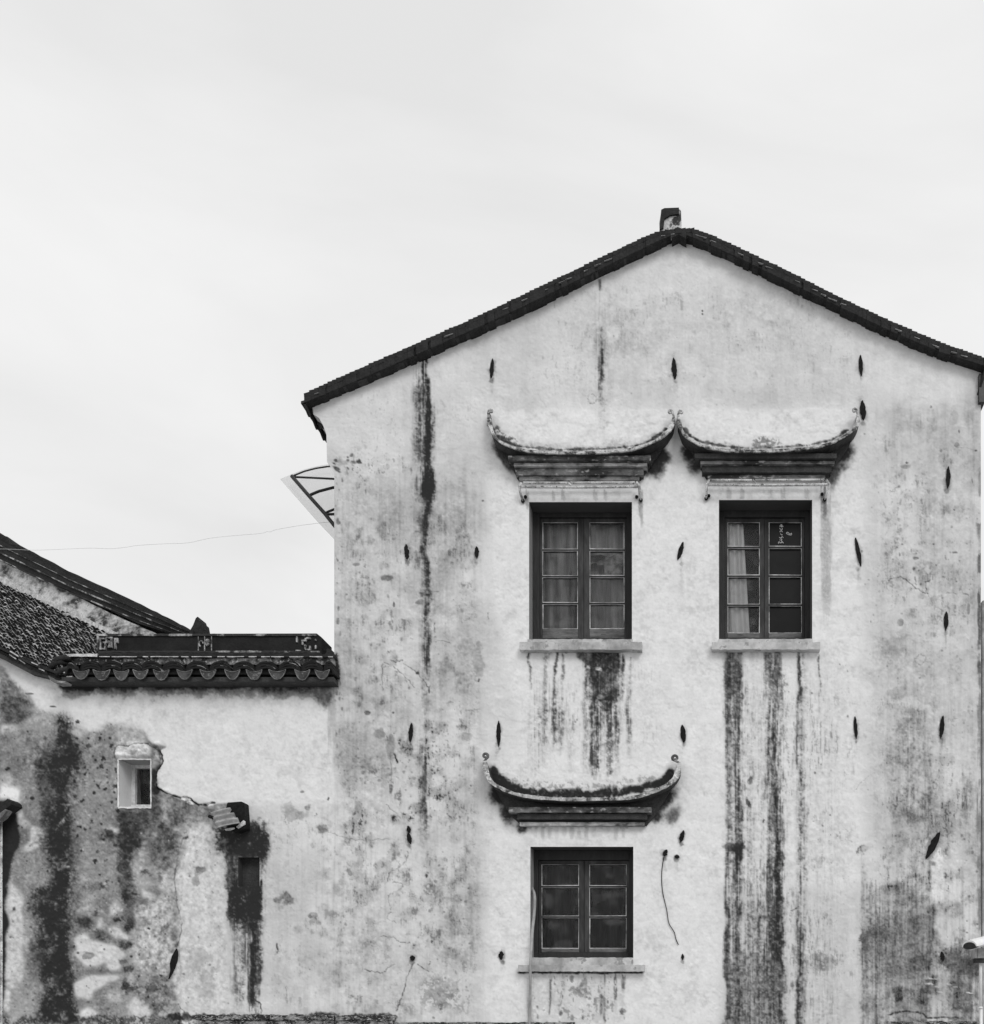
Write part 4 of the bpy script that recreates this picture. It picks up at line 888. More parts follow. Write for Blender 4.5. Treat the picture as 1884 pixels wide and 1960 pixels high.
ex.reveal(WIN1, .34, (66, 80, 190, 130)); ex.reveal(WIN2, .34, (66, 80, 190, 130)); ex.reveal(WIN3, .34, (66, 80, 190, 130))  # shade painted into the recesses: dark top and right, paler foot
PROF = [(597, 770), (600, 793), (611, 800), (619, 815), (625, 832), (626, 884), (631, 890), (640, 907), (640, 2800)]
for (x1_, y1_), (x2_, y2_) in zip(PROF, PROF[1:]):
    a = P(x1_, y1_); b = P(x2_, y2_); ex.quad([a, b, (b[0], 8, b[2]), (a[0], 8, a[2])], 185)
a = P(1878, 700); b = P(1878, BASE); ex.quad([b, a, (a[0], 8, a[2]), (b[0], 8, b[2])], 185)
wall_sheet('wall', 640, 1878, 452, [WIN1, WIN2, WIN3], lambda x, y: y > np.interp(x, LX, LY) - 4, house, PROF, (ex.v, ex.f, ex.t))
# sloping top edge of the sheet runs up behind the verge; back wall and dark rooms behind the windows
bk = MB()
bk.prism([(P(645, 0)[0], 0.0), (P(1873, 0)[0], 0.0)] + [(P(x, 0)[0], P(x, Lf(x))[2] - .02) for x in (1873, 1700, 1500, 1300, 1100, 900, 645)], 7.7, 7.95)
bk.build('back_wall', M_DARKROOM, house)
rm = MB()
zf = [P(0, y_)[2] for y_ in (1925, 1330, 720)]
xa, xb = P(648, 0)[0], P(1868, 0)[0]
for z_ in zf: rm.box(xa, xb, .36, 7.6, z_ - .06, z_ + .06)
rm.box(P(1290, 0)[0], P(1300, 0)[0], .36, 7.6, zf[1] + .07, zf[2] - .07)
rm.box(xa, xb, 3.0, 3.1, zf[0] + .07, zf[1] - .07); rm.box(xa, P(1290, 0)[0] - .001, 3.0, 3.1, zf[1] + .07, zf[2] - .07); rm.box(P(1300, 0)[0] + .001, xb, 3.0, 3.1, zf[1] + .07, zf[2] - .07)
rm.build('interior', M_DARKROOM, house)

# ---- roof: slab, two layers of stepped tiles at the verge, mortar slivers, ridge
slab = MB()
xs = list(range(583, 1290, 12)) + [1298] + list(range(1310, 1906, 12)) + [1906]
low, top = [], []
for x in xs:
    p = P(x, Lf(x) + random.uniform(-1.2, 1.2)); low.append((p[0], p[2] + .004))
    k = CX + (x - CX) * (1 + OV / D * -1) if False else x
    q = P(x, Uf(x), -OV); top.append((p[0], p[2] + .030))
slab.prism(low + top[::-1], -OV + .02, 8.3)
roof = slab.build('roof', M_SOFFIT, house)
t1, t2, mo = MB(), MB(), MB()
def verge(xa, xb, sgn):
    """courses of tiles laid up the slope; sgn +1 when the slope rises towards larger x"""
    x = xa
    i = 0
    while (x < xb) if sgn > 0 else (x > xb):
        w_ = random.uniform(7.6, 10.4)
        x2 = x + sgn * w_
        f = -OV + random.uniform(-.012, .012)
        y1_, y2_ = Uf(x), Uf(x2 + sgn * 3)
        rise = (y1_ - y2_)
        # top layer: flatter than the slope, so each tile shows a tooth at its lower end
        hi = random.uniform(2.4, 4.6)
        A1 = P(x - sgn * 1.5, y1_ - hi + 2.6, f); A2 = P(x2 + sgn * 3, y2_ + 1.4, f)
        B1 = P(x - sgn * .8, y1_ + 8, f); B2 = P(x2 + sgn * 3, y2_ + 8, f)
        t1.prism([(A1[0], A1[2]), (A2[0], A2[2]), (B2[0], B2[2]), (B1[0], B1[2])], f, 8.3 if True else 0)
        # under layer
        f2 = f - random.uniform(-.004, .010)
        C1 = P(x - sgn * .8, y1_ + 8.6 - random.uniform(0, 1.2), f2); C2 = P(x2 + sgn * 2, y2_ + 8.8, f2)
        lo = (Lf(x) - y1_) * .55
        E1 = P(x - sgn * .8, y1_ + lo, f2); E2 = P(x2 + sgn * 2, y2_ + (Lf(x2) - y2_) * .55, f2)
        t2.prism([(C1[0], C1[2]), (C2[0], C2[2]), (E2[0], E2[2]), (E1[0], E1[2])], f2, .35)
        if random.random() < .5 and i % 2 == 0:
            s0 = x + sgn * random.uniform(-2, 3); ln = random.uniform(7, 17)
            yy = np.interp(s0, UX, UY) + 9.0 + random.uniform(-.8, .8)
            y2q = np.interp(s0 + sgn * ln, UX, UY) + 9.0
            y2q = yy + (y2q - yy) * .72
            th = random.uniform(.5, 1.2)
            mo.pprism([(s0, yy), (s0 + sgn * ln, y2q), (s0 + sgn * ln, y2q + th * .5), (s0, yy + th)], -OV - .016, -.05)
        x = x2; i += 1
verge(583, 1296, 1); verge(1906, 1304, -1)
t1.build('tile_course', M_TILE, roof); t2.build('verge_tile', M_TILE, roof); mo.build('mortar', material('verge_mortar', 90, 170, 20, .35, .65, rough=.9, bump=.3), roof)
m = MB(); m.pprism([(1286, 444), (1298, 438), (1314, 444), (1314, 456.5), (1299, 448.5), (1286, 455)], -OV - .012, .0); m.build('apex_tile', M_TILE, roof)
# drip tiles hanging at both eaves, seen end on
def drip(mb, xw, y, z, w_, h, face):
    """leaf shaped drip plate facing the eave (plane x = xw)"""
    pts = [(-w_ / 2, 0), (-w_ * .42, -h * .45), (-w_ * .2, -h * .85), (0, -h), (w_ * .2, -h * .85), (w_ * .42, -h * .45), (w_ / 2, 0), (w_ * .3, .03), (-w_ * .3, .03)]
    n = len(pts); t = .022 * face
    vs = [(xw + b * .25 * -face, y + a_, z + b) for a_, b in pts] + [(xw + t + b * .25 * -face, y + a_, z + b) for a_, b in pts]
    mb.add(vs, [tuple(range(n)), tuple(range(2 * n - 1, n - 1, -1))] + [(i, (i + 1) % n, (i + 1) % n + n, i + n) for i in range(n)])
e0 = P(581, 768, -OV)
for k in range(30):
    dm = MB(); yk = -.04 + k * .19
    drip(dm, e0[0], yk, e0[2] - .035, .13, .095 + random.uniform(-.012, .012), 1)
    dm.build('drip_tile', M_TILE, house)
e1 = P(1908, 700, -OV)
for k in range(12):
    dm = MB(); yk = .0 + k * .24
    drip(dm, e1[0] - .10, yk, e1[2] - .02, .2, .22, -1)
    dm.build('drip_tile', M_TILE, house)
for k in range(8):                                            # rafter ends under the left eave
    y = .12 + k * .35; ev = MB()
    ev.box(e0[0] + .05, P(640, 0)[0] - .005, y, y + .07, e0[2] - .1, e0[2] - .02)
    ev.build('rafter', M_STEEL, house)
ev = MB(); ev.box(e1[0] - .165, e1[0] - .10, -.05, 6, e1[2] - .34, e1[2] - .04); ev.build('eave_board', M_STEEL, house)
# ridge end block
rb = MB()
rb.pprism([(1263, 448), (1262, 425), (1266, 402), (1269, 399), (1301, 398), (1304, 402), (1305, 436), (1306, 441), (1290, 443)], .02, .40)
rbo = rb.build('ridge_end', material("ridge_end_plaster", 52, 186, 4.5, 0.44, 0.5, rough=0.9, bump=0.8, v3=60), house, bevel=.012)
cp = MB(); cp.pprism([(1263.5, 424), (1266, 401), (1272, 398), (1300, 397), (1300, 409), (1284, 411), (1272, 418), (1270, 436), (1263, 438)], .0, .42)
cp.build('cap_tile', M_TILE, rbo)
rg = MB(); rg.box(P(1272, 0)[0], P(1320, 0)[0], .42, 8.2, P(1290, 462)[2], P(1290, 412)[2]); rg.build('ridge', M_TILE, house)

# ---- window hoods
def hood(curve, th, prot, layers, cove, finials, band_mat, mould_mat):
    cv = smooth_curve(curve, 6)
    n = len(cv)
    core = MB()
    core.pprism(cove, -.035, -.002)
    hd = core.build('window_hood', M_SOFFIT, house)
    for (x0_, x1_, y0_, y1_, pr) in layers:
        lay = MB(); lay.hstrip(x0_, x1_, y0_, y1_, -pr, -.003, jit=.35, step=9, jy=.002)
        lay.build('moulding', mould_mat[len([o for o in hd.children if o.name.startswith('moulding')]) % len(mould_mat)], hd)
    ed = lambda i: min(i, n - 1 - i) / n
    yf = [-(prot * min(1.0, .45 + .55 * ed(i) / .16)) for i in range(n)]
    jt = [random.uniform(-.12, .12) for _ in range(n // 4 + 2)]
    tt = [th * (1 + jt[i // 4]) * ((.75 + 1.1 * ed(i) / .08) if ed(i) < .08 else (1.85 - .85 * min(1, (ed(i) - .08) / .12))) for i in range(n)]
    so = MB(); so.strip([(x, y) for x, y in cv], [v_ * .86 for v_ in tt], [v_ + .022 for v_ in yf], -.002, .2)
    so.strip([(x, y + 3) for x, y in cv[6:-6]], 4.0, [v_ + .03 for v_ in yf[6:-6]], -.0025, .3)
    so.build('soffit', M_SOFFIT, hd)
    b = MB(); b.strip(cv, tt, yf, 0.0, .45, .003)
    for k_ in range(n):                                       # the plaster lip is thin, the dark soffit carries on behind it
        for q_ in (2, 3):
            x_, y_, z_ = b.v[k_ * 4 + q_]; b.v[k_ * 4 + q_] = (x_, yf[k_] + .02, z_)
    bo = b.build('coping_band', band_mat, hd)
    for (x, y, r, dr, dark) in finials:                        # curled tip: a spiral of tapering tube
        f = MB(); pts = []; rs = []
        base = cv[0] if abs(cv[0][0] - x) < 40 else cv[-1]
        yq = yf[0]
        steps = 16
        for k in range(steps):
            a = math.radians(200 - k * 23) if dr > 0 else math.radians(-20 + k * 23)
            rr = r * (1 - .045 * k)
            pts.append(P(x + rr * math.cos(a), y - rr * math.sin(a), yq - .004)); rs.append((2.9 if dark else 2.3) / S * (1 - .02 * k))
        pts = [P(base[0], base[1] + 2, yq)] + pts; rs = [1.8 / S] + rs
        f.tube(pts, rs, 8); f.build('finial', M_MOULD if dark else band_mat, hd, smooth=True)
    return hd
c5w = lambda x, y: (872.6 + .2757 * x, 748 + .2757 * y)
hood([(935, 786), (936, 800), (940, 818), (949, 838), (968, 850), (990, 858), (1025, 864), (1070, 866), (1120, 866), (1170, 864), (1210, 859), (1240, 849), (1262, 839), (1278, 826), (1287, 812), (1290, 794)],
     4.4, .20, [(973, 1246, 872, 881, .145), (984, 1239, 886, 892.5, .115), (987, 1232, 897, 909, .085), (994, 1224, 912, 918.5, .05)],
     [(950, 846), (975, 858), (1040, 866), (1180, 866), (1240, 854), (1283, 828), (1268, 858), (1250, 884), (1226, 918), (992, 918), (982, 898), (964, 870)],
     [(940, 787, 4.5, 1, False), (1283, 789, 4.5, -1, False)], M_BAND, (M_MOULD, M_MOULD_L, M_MOULD, M_MOULD_L))
hood([(1298, 792), (1300, 806), (1304, 820), (1312, 833), (1330, 845), (1352, 855), (1390, 861), (1440, 863), (1490, 862), (1540, 858), (1580, 851), (1605, 841), (1625, 829), (1638, 818), (1643, 805), (1642, 792)],
     4.4, .20, [(1330, 1602, 868, 877, .145), (1341, 1598, 882, 888, .115), (1344, 1592, 892, 904, .085), (1355, 1580, 909, 916, .05)],
     [(1312, 838), (1340, 856), (1420, 864), (1540, 860), (1600, 846), (1640, 820), (1626, 852), (1606, 882), (1584, 915), (1352, 915), (1340, 892), (1322, 862)],
     [(1304, 789, 4.5, 1, False), (1636, 786, 4.8, -1, False)], M_BAND, (M_SOFFIT, M_MOULD, M_SOFFIT, M_MOULD))
hood([(927, 1455), (929, 1468), (933, 1484), (942, 1498), (960, 1509), (985, 1519), (1015, 1525), (1060, 1529), (1120, 1530), (1180, 1529), (1220, 1525), (1250, 1515), (1275, 1504), (1292, 1490), (1299, 1474), (1300, 1458)],
     6.2, .21, [(974, 1247, 1545, 1555, .145), (990, 1239, 1558, 1568, .11), (995, 1234, 1574, 1580.5, .07)],
     [(944, 1502), (975, 1518), (1060, 1530), (1180, 1530), (1250, 1518), (1292, 1494), (1278, 1522), (1258, 1556), (1238, 1580), (998, 1580), (978, 1562), (955, 1525)],
     [(929, 1447, 5.5, -1, True), (1293, 1451, 6.0, 1, True)], M_BAND_D, (M_MOULD, M_SOFFIT, M_MOULD_L))

# ---- pipe rails under the two upper hoods
def rail(x0, x1, yu, yl, br, cut):
    m = MB()
    sp = []
    a = P(x0, yu, -.09); b = P(x1, yu, -.09)
    m.tube([P(x0 + 6, yu, -.075), P((x0 + x1) / 2 - 30 + cut, yu + .4, -.078)], .0125); m.tube([P((x0 + x1) / 2 - 24 + cut, yu + .2, -.075), P(x1 - 6, yu - .4, -.072)], .0125)
    m.tube([P(x0, yl, -.10), P((x0 + x1) / 2, yl + .6, -.102), P(x1, yl - .5, -.10)], .0135)
    m.tube([P((x0 + x1) / 2 - 28 + cut, yu, -.08), P((x0 + x1) / 2 - 20 + cut, yl, -.1)], .010)
    o = m.build('pipe_rail', M_PIPE, house, smooth=True)
    for (pts, bolt) in br:
        q = MB(); q.tube([P(x, y, d) for x, y, d in pts], .013)
        bo = q.build('bracket', M_PIPE, o, smooth=True)
        s_ = MB(); x, y, d = pts[-1]; s_.tube([P(x, y, -.03), P(x, y, .0)], .020, 10); x, y = bolt; s_.tube([P(x, y, -.035), P(x, y, .0)], .018, 10)
        s_.build('bolt', M_IRON, o)
rail(996, 1221, 924, 932, [([(998, 925, -.08), (994, 931, -.10), (996, 942, -.07), (1001, 959, -.02)], (1006, 951)), ([(1219, 923, -.08), (1224, 931, -.10), (1225, 942, -.07), (1227, 957, -.02)], (1219, 951))], 8)
rail(1356, 1584, 919, 928, [([(1358, 919, -.08), (1353, 927, -.10), (1353, 940, -.07), (1352, 954, -.02)], (1357, 949)), ([(1582, 918, -.08), (1589, 928, -.10), (1583, 944, -.07), (1579, 956, -.02)], (1574, 946))], 0)

# ---- windows
DW = .235
def window(hole, panes, bars, rail_b, top, stile, frame_r, curtain=None, darkened=False):
    """panes: (xl0, xl1, xr0, xr1) picture columns of the glass in each leaf at depth DW"""
    x0_, y0_, x1_, y1_ = hole
    bl, br_ = P(x0_, y1_), P(x1_, y1_)
    tl = P(x0_, y0_)
    fr = MB()
    X0, X1, Z0, Z1 = bl[0], br_[0], bl[2], tl[2]
    k = 1 + DW / D
    wx = lambda px: (px - CX) / S * k
    wz = lambda py: EYE + (HZ - py) / S * k
    la, lb, ra, rb_ = [wx(v_) for v_ in panes]
    fr.box(X0 + .001, la - stile, DW - .03, DW + .06, Z0 + .002, Z1 - .002)
    fr.box(rb_ + stile, X1 - .001, DW - .03, DW + .06, Z0 + .002, Z1 - .002)
    zt = wz(top)
    fr.box(la - stile + .0005, rb_ + stile - .0005, DW - .03, DW + .06, zt + .045, Z1 - .002)
    zb = wz(rail_b[1])
    fr.box(la - stile + .0005, rb_ + stile - .0005, DW - .035, DW + .06, min(Z0 - .03, zb - .03), zb - .003)
    w = fr.build('window', M_WOOD, house, bevel=.003)
    mid = (lb + ra) / 2
    for leaf, (a, b, o0, o1) in enumerate(((la, lb, la - stile + .002, mid - .002), (ra, rb_, mid + .002, rb_ + stile - .002))):
        s_ = MB()
        zg = wz(rail_b[0])
        s_.box(o0, a, DW, DW + .045, zb, zt + .043); s_.box(b, o1, DW, DW + .045, zb, zt + .043)
        s_.box(a, b, DW + .001, DW + .044, zt, zt + .042)
        rl = MB(); rl.box(a + .0005, b - .0005, DW - .001, DW + .044, zb + .001, zg - .0005); rl.build('bottom_rail', M_RAIL, w, bevel=.002)
        for by in bars[leaf]:
            z = wz(by); s_.box(a, b, DW + .004, DW + .04, z - .010, z + .010)
        so = s_.build('sash', M_WOOD_L, w, bevel=.002)
        zs = [zt] + [wz(by) for by in bars[leaf]] + [zg]
        for i in range(len(zs) - 1):                           # a worn putty line round every light
            z_hi, z_lo = zs[i] - (.010 if i else 0), zs[i + 1] + (.010 if i < len(zs) - 2 else 0)
            e = .0085; pt = MB()
            r_ = lambda q: q * random.uniform(.35, 1.1)
            o_ = [(a, z_lo), (b, z_lo), (b, z_hi), (a, z_hi)]
            i_ = [(a + r_(e), z_lo + r_(e)), (b - r_(e), z_lo + r_(e)), (b - r_(e), z_hi - e * .15), (a + r_(e), z_hi - e * .15)]
            pt.add([(x, DW - .0015, z) for x, z in o_ + i_] + [(x, DW + .012, z) for x, z in o_ + i_],
                   [(k_, (k_ + 1) % 4, (k_ + 1) % 4 + 4, k_ + 4) for k_ in range(4)] + [(k_ + 4, (k_ + 1) % 4 + 4, (k_ + 1) % 4 + 12, k_ + 12) for k_ in range(4)])
            pt.build('putty', M_PUTTY, w)
    for q_, (a, b) in enumerate(((la, lb), (ra, rb_))):
        gl = MB(); gl.box(a - .004, b + .004, DW + .021, DW + .025, wz(rail_b[0]) - .004, zt + .004)
        gl.build('pane', M_GLASS_DARK if darkened and q_ else M_GLASS, w)
    return w, wx, wz
w1, wx, wz = window(WIN1, (1038.8, 1106.4, 1129, 1195.5), [(1053, 1103.8, 1155.5)] * 2, (1204, 1223), 1000, .028, 0)
w2, _, _ = window(WIN2, (1393, 1454.5, 1472, 1535), [(1048, 1103, 1158.5)] * 2, (1212, 1222.5), 1000, .03, 0, darkened=True)
w3, _, _ = window(WIN3, (1037, 1108.5, 1128.5, 1199.5), [(1697.5, 1755.5)] * 2, (1816, 1823), 1655, .032, 0)
m = MB(); zq = lambda x, y: (lambda p: (p[0], p[2]))(P(x, y, DW + .03))
m.prism([zq(1131, 1064), zq(1150, 1062), zq(1168, 1066), (zq(1180, 1060)), zq(1194, 1064), zq(1193, 1100), zq(1158, 1101), zq(1156, 1080), zq(1146, 1083), zq(1140, 1077), zq(1131, 1080)], DW + .027, DW + .030)
m.build('paper_scrap', material("stained_paper", 60, 150, 6, .42, .6, rough=.95, bump=0, spec=0), w1)
# sills with a mortar bed
def sill(x0, x1, y0, y1, bx0, bx1, by0):
    m = MB(); m.hstrip(x0, x1, y0, y1, -.085, -.002, jit=.7, step=6, jy=.004)
    o = m.build('window_sill', M_SILL, house)
    b = MB(); b.hstrip(bx0, bx1, by0, y0 + 1.5, -.03, .25, jit=.6, step=6, jy=.003)
    b.build('mortar_bed', M_SILL, o)
sill(994.5, 1229, 1229, 1243.5, 1010, 1211, 1223.5); sill(1363, 1570.5, 1229, 1243, 1375, 1556, 1223)
sill(992, 1234, 1847, 1859.5, 1016, 1212, 1833)

# ---- leaf shaped iron wall ties
for (x, y, h_, w_, tilt, brk) in TIES:
    m = MB(); n = 30; pts = []
    hw = w_ / 2 / S; hh = h_ / 2 / S; c0 = P(x, y); t = math.radians(-tilt)
    for k in range(n):
        a = 2 * math.pi * k / n
        u = hw * .9 * math.copysign(abs(math.cos(a)) ** 1.5, math.cos(a)); v_ = hh * math.sin(a)
        r = 1 + random.uniform(-.15, .15) + random.uniform(-.35, .3) * brk
        u *= r; v_ *= 1 + random.uniform(-.05, .05)
        pts.append((c0[0] + u * math.cos(t) - v_ * math.sin(t), c0[2] + u * math.sin(t) + v_ * math.cos(t)))
    m.prism(pts, -.013, .03)
    m.build('wall_tie', M_IRON, house)

# ---- string course at the foot of the picture
M_LEDGE = material("mossy_brick_ledge", 44, 150, 9, 0.47, 0.6, stretch=(1, 1, 2.5), rough=0.95, bump=0.9, v3=175)
for q in ((642, 755, 1944, 1953, -.07, 1.0, 4), (642, 752, 1954, 1985, -.05, .8, 7), (757, 1100, 1957, 1968, -.04, 1.0, 6), (1700, 1876, 1955, 1968, -.04, 1.6, 6)):
    m = MB(); m.hstrip(*q[:5], -.001, jit=q[5], step=q[6], jy=.005); m.build('string_course', M_LEDGE, house)

# ---- numbers chalked on a pane of the upper right window
m = MB()
zz = lambda x, y: P(1462.7 + .04411 * x, 989 + .04411 * y, DW + .0195)
for st in ([(650, 1170), (625, 1130), (650, 1095), (690, 1110), (720, 1145), (760, 1120), (780, 1085), (820, 1120), (850, 1150)],
           [(790, 975), (745, 1020), (775, 1060), (778, 1090)], [(690, 990), (700, 1030)], [(660, 895), (740, 935), (785, 865), (840, 915)], [(715, 740), (775, 800), (790, 770)],
           [(690, 675), (705, 630), (740, 615)], [(800, 670), (775, 625), (740, 610), (790, 560), (790, 470)], [(680, 495), (720, 550), (790, 575)], [(850, 425), (760, 400), (690, 430), (705, 380), (770, 350), (800, 420), (740, 445)],
           [(1180, 800), (1060, 775), (985, 730), (985, 690), (1040, 680), (1090, 730), (1130, 765), (1190, 720), (1200, 780), (1150, 800)]):
    m.tube([zz(*p) for p in smooth_curve([(float(a), float(b)) for a, b in st], 4)], .0042, 5)
m.build('chalk_numbers', M_CHALK, w2)

# ---- curtains (they hang in the rooms: things of their own)
def curtain(label, px0, px1, pytop, pybot, y, mat, folds, amp, taper=0.0, tone=None):
    a = P(px0, pybot, y); b = P(px1, pytop, y)
    root = bpy.data.objects.new('curtain', None)
    nx, nz = 60, 24
    vs, fs = [], []
    for j in range(nz + 1):
        t = j / nz
        z = a[2] + (b[2] - a[2]) * t
        x1_ = a[0] + (b[0] - a[0]) * (1 - taper * t)
        for i in range(nx + 1):
            u = i / nx
            x = a[0] + (x1_ - a[0]) * u
            yy = y + amp * math.sin(u * folds * 2 * math.pi + .6 * math.sin(t * 3)) + amp * .4 * math.sin(u * folds * 5.3 + t * 2)
            vs.append((x, yy, z))
    for j in range(nz):
        for i in range(nx):
            k = j * (nx + 1) + i; fs.append((k, k + 1, k + nx + 2, k + nx + 1))
    me = bpy.data.meshes.new('curtain'); me.from_pydata(vs, [], fs); me.materials.append(mat)
    me.polygons.foreach_set('use_smooth', [True] * len(fs))
    o = bpy.data.objects.new('curtain', me); COL.objects.link(o)
    so = o.modifiers.new('thickness', 'SOLIDIFY'); so.thickness = .002
    bpy.data.objects.remove(root)
    tag(o, label, 'curtain')
    return o
curtain('grey net curtain drawn across the upper left window', 1030, 1203, 985, 1225, .37, M_CLOTH, 4.5, .035)
curtain('pale curtain gathered at the left side of the upper right window', 1388, 1436, 985, 1222, .295, M_CLOTH_L, 2.4, .016, .3)
curtain('dim grey curtain drawn behind the lowest window', 1030, 1205, 1640, 1830, .60, M_CLOTH_D, 3.2, .05)

# ================================================================== the low wall with its tiled coping
low_wall = thing('boundary_wall', (-6.0, .3, 0), 'low stained white wall with tiled coping and blackened plaster, left of the tall house', 'wall')
SW = (226.5, 1453, 288.5, 1546); HOLE = (456, 1641, 497, 1697)
ex = EX()
ex.reveal(SW, .40, (150, 170, 190, 205)); ex.reveal(HOLE, .5, (60, 60, 60, 60))  # shade painted in face by face; the hole dark on every side
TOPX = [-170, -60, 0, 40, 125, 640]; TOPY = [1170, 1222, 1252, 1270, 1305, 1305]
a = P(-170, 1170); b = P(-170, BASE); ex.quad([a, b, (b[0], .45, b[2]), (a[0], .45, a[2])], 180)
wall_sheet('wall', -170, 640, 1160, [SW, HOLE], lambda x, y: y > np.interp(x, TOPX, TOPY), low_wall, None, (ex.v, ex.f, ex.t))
bk = MB(); 
for x0_, x1_ in ((-170, 200), (200, 450), (450, 636)):
    pass
bx = [P(x, y)[::2] for x, y in ((-170, BASE), (636, BASE), (636, 1308), (125, 1308), (-170, 1178))]
bk.prism([(x, z) for x, z in bx], .52, .62)
bk.build('back_face', M_DARKROOM, low_wall)
# small window
sw = MB()
k = 1 + .33 / D
def wr(mb, x0_, y0_, x1_, y1_, yf, yb): mb.pbox(x0_, y0_, x1_, y1_, yf, yb)
wr(sw, 250, 1455, 258, 1575, .23, .30); wr(sw, 258.1, 1540, 322, 1546, .23, .30); wr(sw, 258.1, 1455, 322, 1470, .23, .30); wr(sw, 252, 1471, 254, 1540, .222, .23); wr(sw, 258.1, 1546.1, 322, 1575, .20, .30)
swo = sw.build('window', M_WHITE, low_wall, bevel=.003)
gl = MB(); wr(gl, 257, 1469, 322, 1541, .27, .275); gl.build('pane', M_GLASS, swo)
hb = MB(); hb.pbox(440, 1620, 520, 1720, .10, .14); hb.build('shade_backing', M_SOFFIT, low_wall)  # dark plate added to stand in for the hole's shaded depth
rim = MB(); rim.hstrip(226, 289, 1452.3, 1454.2, -.012, -.001, .5, 4); rim.hstrip(226, 289, 1544.5, 1547.2, -.012, -.001, .7, 4); rim.vstrip(225, 227.2, 1454, 1545, -.012, -.001, .5, 5); rim.vstrip(287.6, 289.4, 1454, 1545, -.012, -.001, .4, 5)
rim.build('plaster_rim', M_WHITE, swo)
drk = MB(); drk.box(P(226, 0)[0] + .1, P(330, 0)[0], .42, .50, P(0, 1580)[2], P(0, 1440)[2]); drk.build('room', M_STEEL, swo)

# coping
EY = -.19                                                     # front of the eave
sb = MB(); s0 = P(118, 1303, EY); s1 = P(640, 1316, 0)
sb.add([P(118, 1296, EY + .03), P(639, 1296, EY + .03), (P(639, 0)[0], .62, P(0, 1296, EY)[2]), (P(118, 0)[0], .62, P(0, 1296, EY)[2]),
        P(118, 1304.5, EY + .03), P(639, 1304.5, EY + .03), (P(639, 0)[0], .62, P(0, 1304.5, EY)[2]), (P(118, 0)[0], .62, P(0, 1304.5, EY)[2])],
       [(0, 1, 2, 3), (4, 7, 6, 5), (0, 4, 5, 1), (1, 5, 6, 2), (2, 6, 7, 3), (3, 7, 4, 0)])
cop = sb.build('coping', M_SOFFIT, low_wall)
fa = MB(); fa.hstrip(131, 640, 1258.5, 1272, -.05, .5, jit=.5, step=9, jy=.004)
fa.build('fascia', material("mottled_coping_mortar", 52, 140, 7, .46, .6, rough=.95, bump=.6, v3=165), cop)
ba = MB(); ba.hstrip(131, 640, 1252.5, 1258, -.08, .5, jit=.4, step=9, jy=.003); ba.hstrip(186, 616, 1249.3, 1252.2, -.05, .45, jit=.3)
ba.build('base_course', M_TILE, cop)
le = MB(); le.hstrip(131, 186, 1251.5, 1257, -.088, .0, jit=.8, step=6, jy=.003)
x = 190
while x < 636:
    ln = random.uniform(8, 60)
    le.hstrip(x, min(x + ln, 637), 1256.2, 1257.6, -.084, -.02, jit=.3, step=8); x += ln + random.uniform(2, 14)
le.build('lime_edge', M_MORTAR, cop)
DX = [154, 195, 232, 269, 310, 354, 400, 444, 488, 531, 577, 618]
# cover tiles: rows of half-round tiles running down to the eave, between the drips
ct = MB(); lt = MB()
mids = [134] + [(a + b) / 2 for a, b in zip(DX, DX[1:])] + [630]
for i, xm in enumerate(mids):
    hw = 21 if 0 < i < len(mids) - 1 else 10
    for layer in range(3):
        yf = EY + .015 + layer * .055; n = 10
        zc = 1288 - layer * 5.0
        prof = []
        for k in range(n + 1):
            a = math.pi * k / n
            prof.append((xm - hw * math.cos(a), zc + 2 - (15 + random.uniform(-.6, .6)) * math.sin(a)))
        inner = [(xm - (hw - 3.5) * math.cos(math.pi * k / n), zc + 2 - 11 * math.sin(math.pi * k / n)) for k in range(n, -1, -1)]
        ct.pprism(prof + inner, yf, yf + .16)
        if random.random() < .4:
            k0 = random.randint(4, 6); k1 = random.randint(7, 9)
            arc = [(xm - (hw + .6) * math.cos(math.pi * k / n), zc + 1.4 - 15.6 * math.sin(math.pi * k / n)) for k in range(k0, k1 + 1)]
            lt.strip(arc, 1.1, yf - .003, yf + .06, .2)
    ct.pprism([(xm - hw + 2, 1291), (xm - hw + 5, 1279), (xm, 1276), (xm + hw - 5, 1279), (xm + hw - 2, 1291)], EY + .05, .1)
ct.build('cover_tile', M_TILE_D, cop, smooth=False); lt.build('lichen_edge', M_TILE_L, cop)
for i, x in enumerate(DX):
    hw = random.uniform(13.5, 16.5); h_ = random.uniform(17.5, 22); x += random.uniform(-2, 2)
    pts = [(-1, 0), (-.90, .30), (-.66, .66), (-.34, .93), (0, 1), (.34, .93), (.66, .66), (.90, .30), (1, 0), (.6, .15), (.2, .22), (-.2, .22), (-.6, .15)]
    m = MB(); m.pprism([(x + u * hw, 1281.5 + v_ * h_ * (1 if i % 3 else .95)) for u, v_ in pts], EY - .012, EY + .006)
    o = m.build('drip_tile', material("drip_tile_glaze", 38, 84, 6, .38, .66, rough=.7, bump=.5, v3=96), low_wall) if i == 0 else m.build('drip_tile', bpy.data.materials["drip_tile_glaze"], low_wall)
    r_ = MB(); rimp = [(x + u * hw * 1.0, 1281.5 + v_ * h_) for u, v_ in pts[:9]]
    r_.tube([P(a_, b_, EY - .014) for a_, b_ in rimp], .0045, 6); r_.tube([P(x + u * hw, 1281.5 + v_ * h_, EY - .014) for u, v_ in pts[8:] + [pts[0]]], .004, 6)
    r_.build('raised_rim', bpy.data.materials.get("rim_glaze") or material("rim_glaze", 66, 128, 14, .4, .65, rough=.6, bump=.4), o)
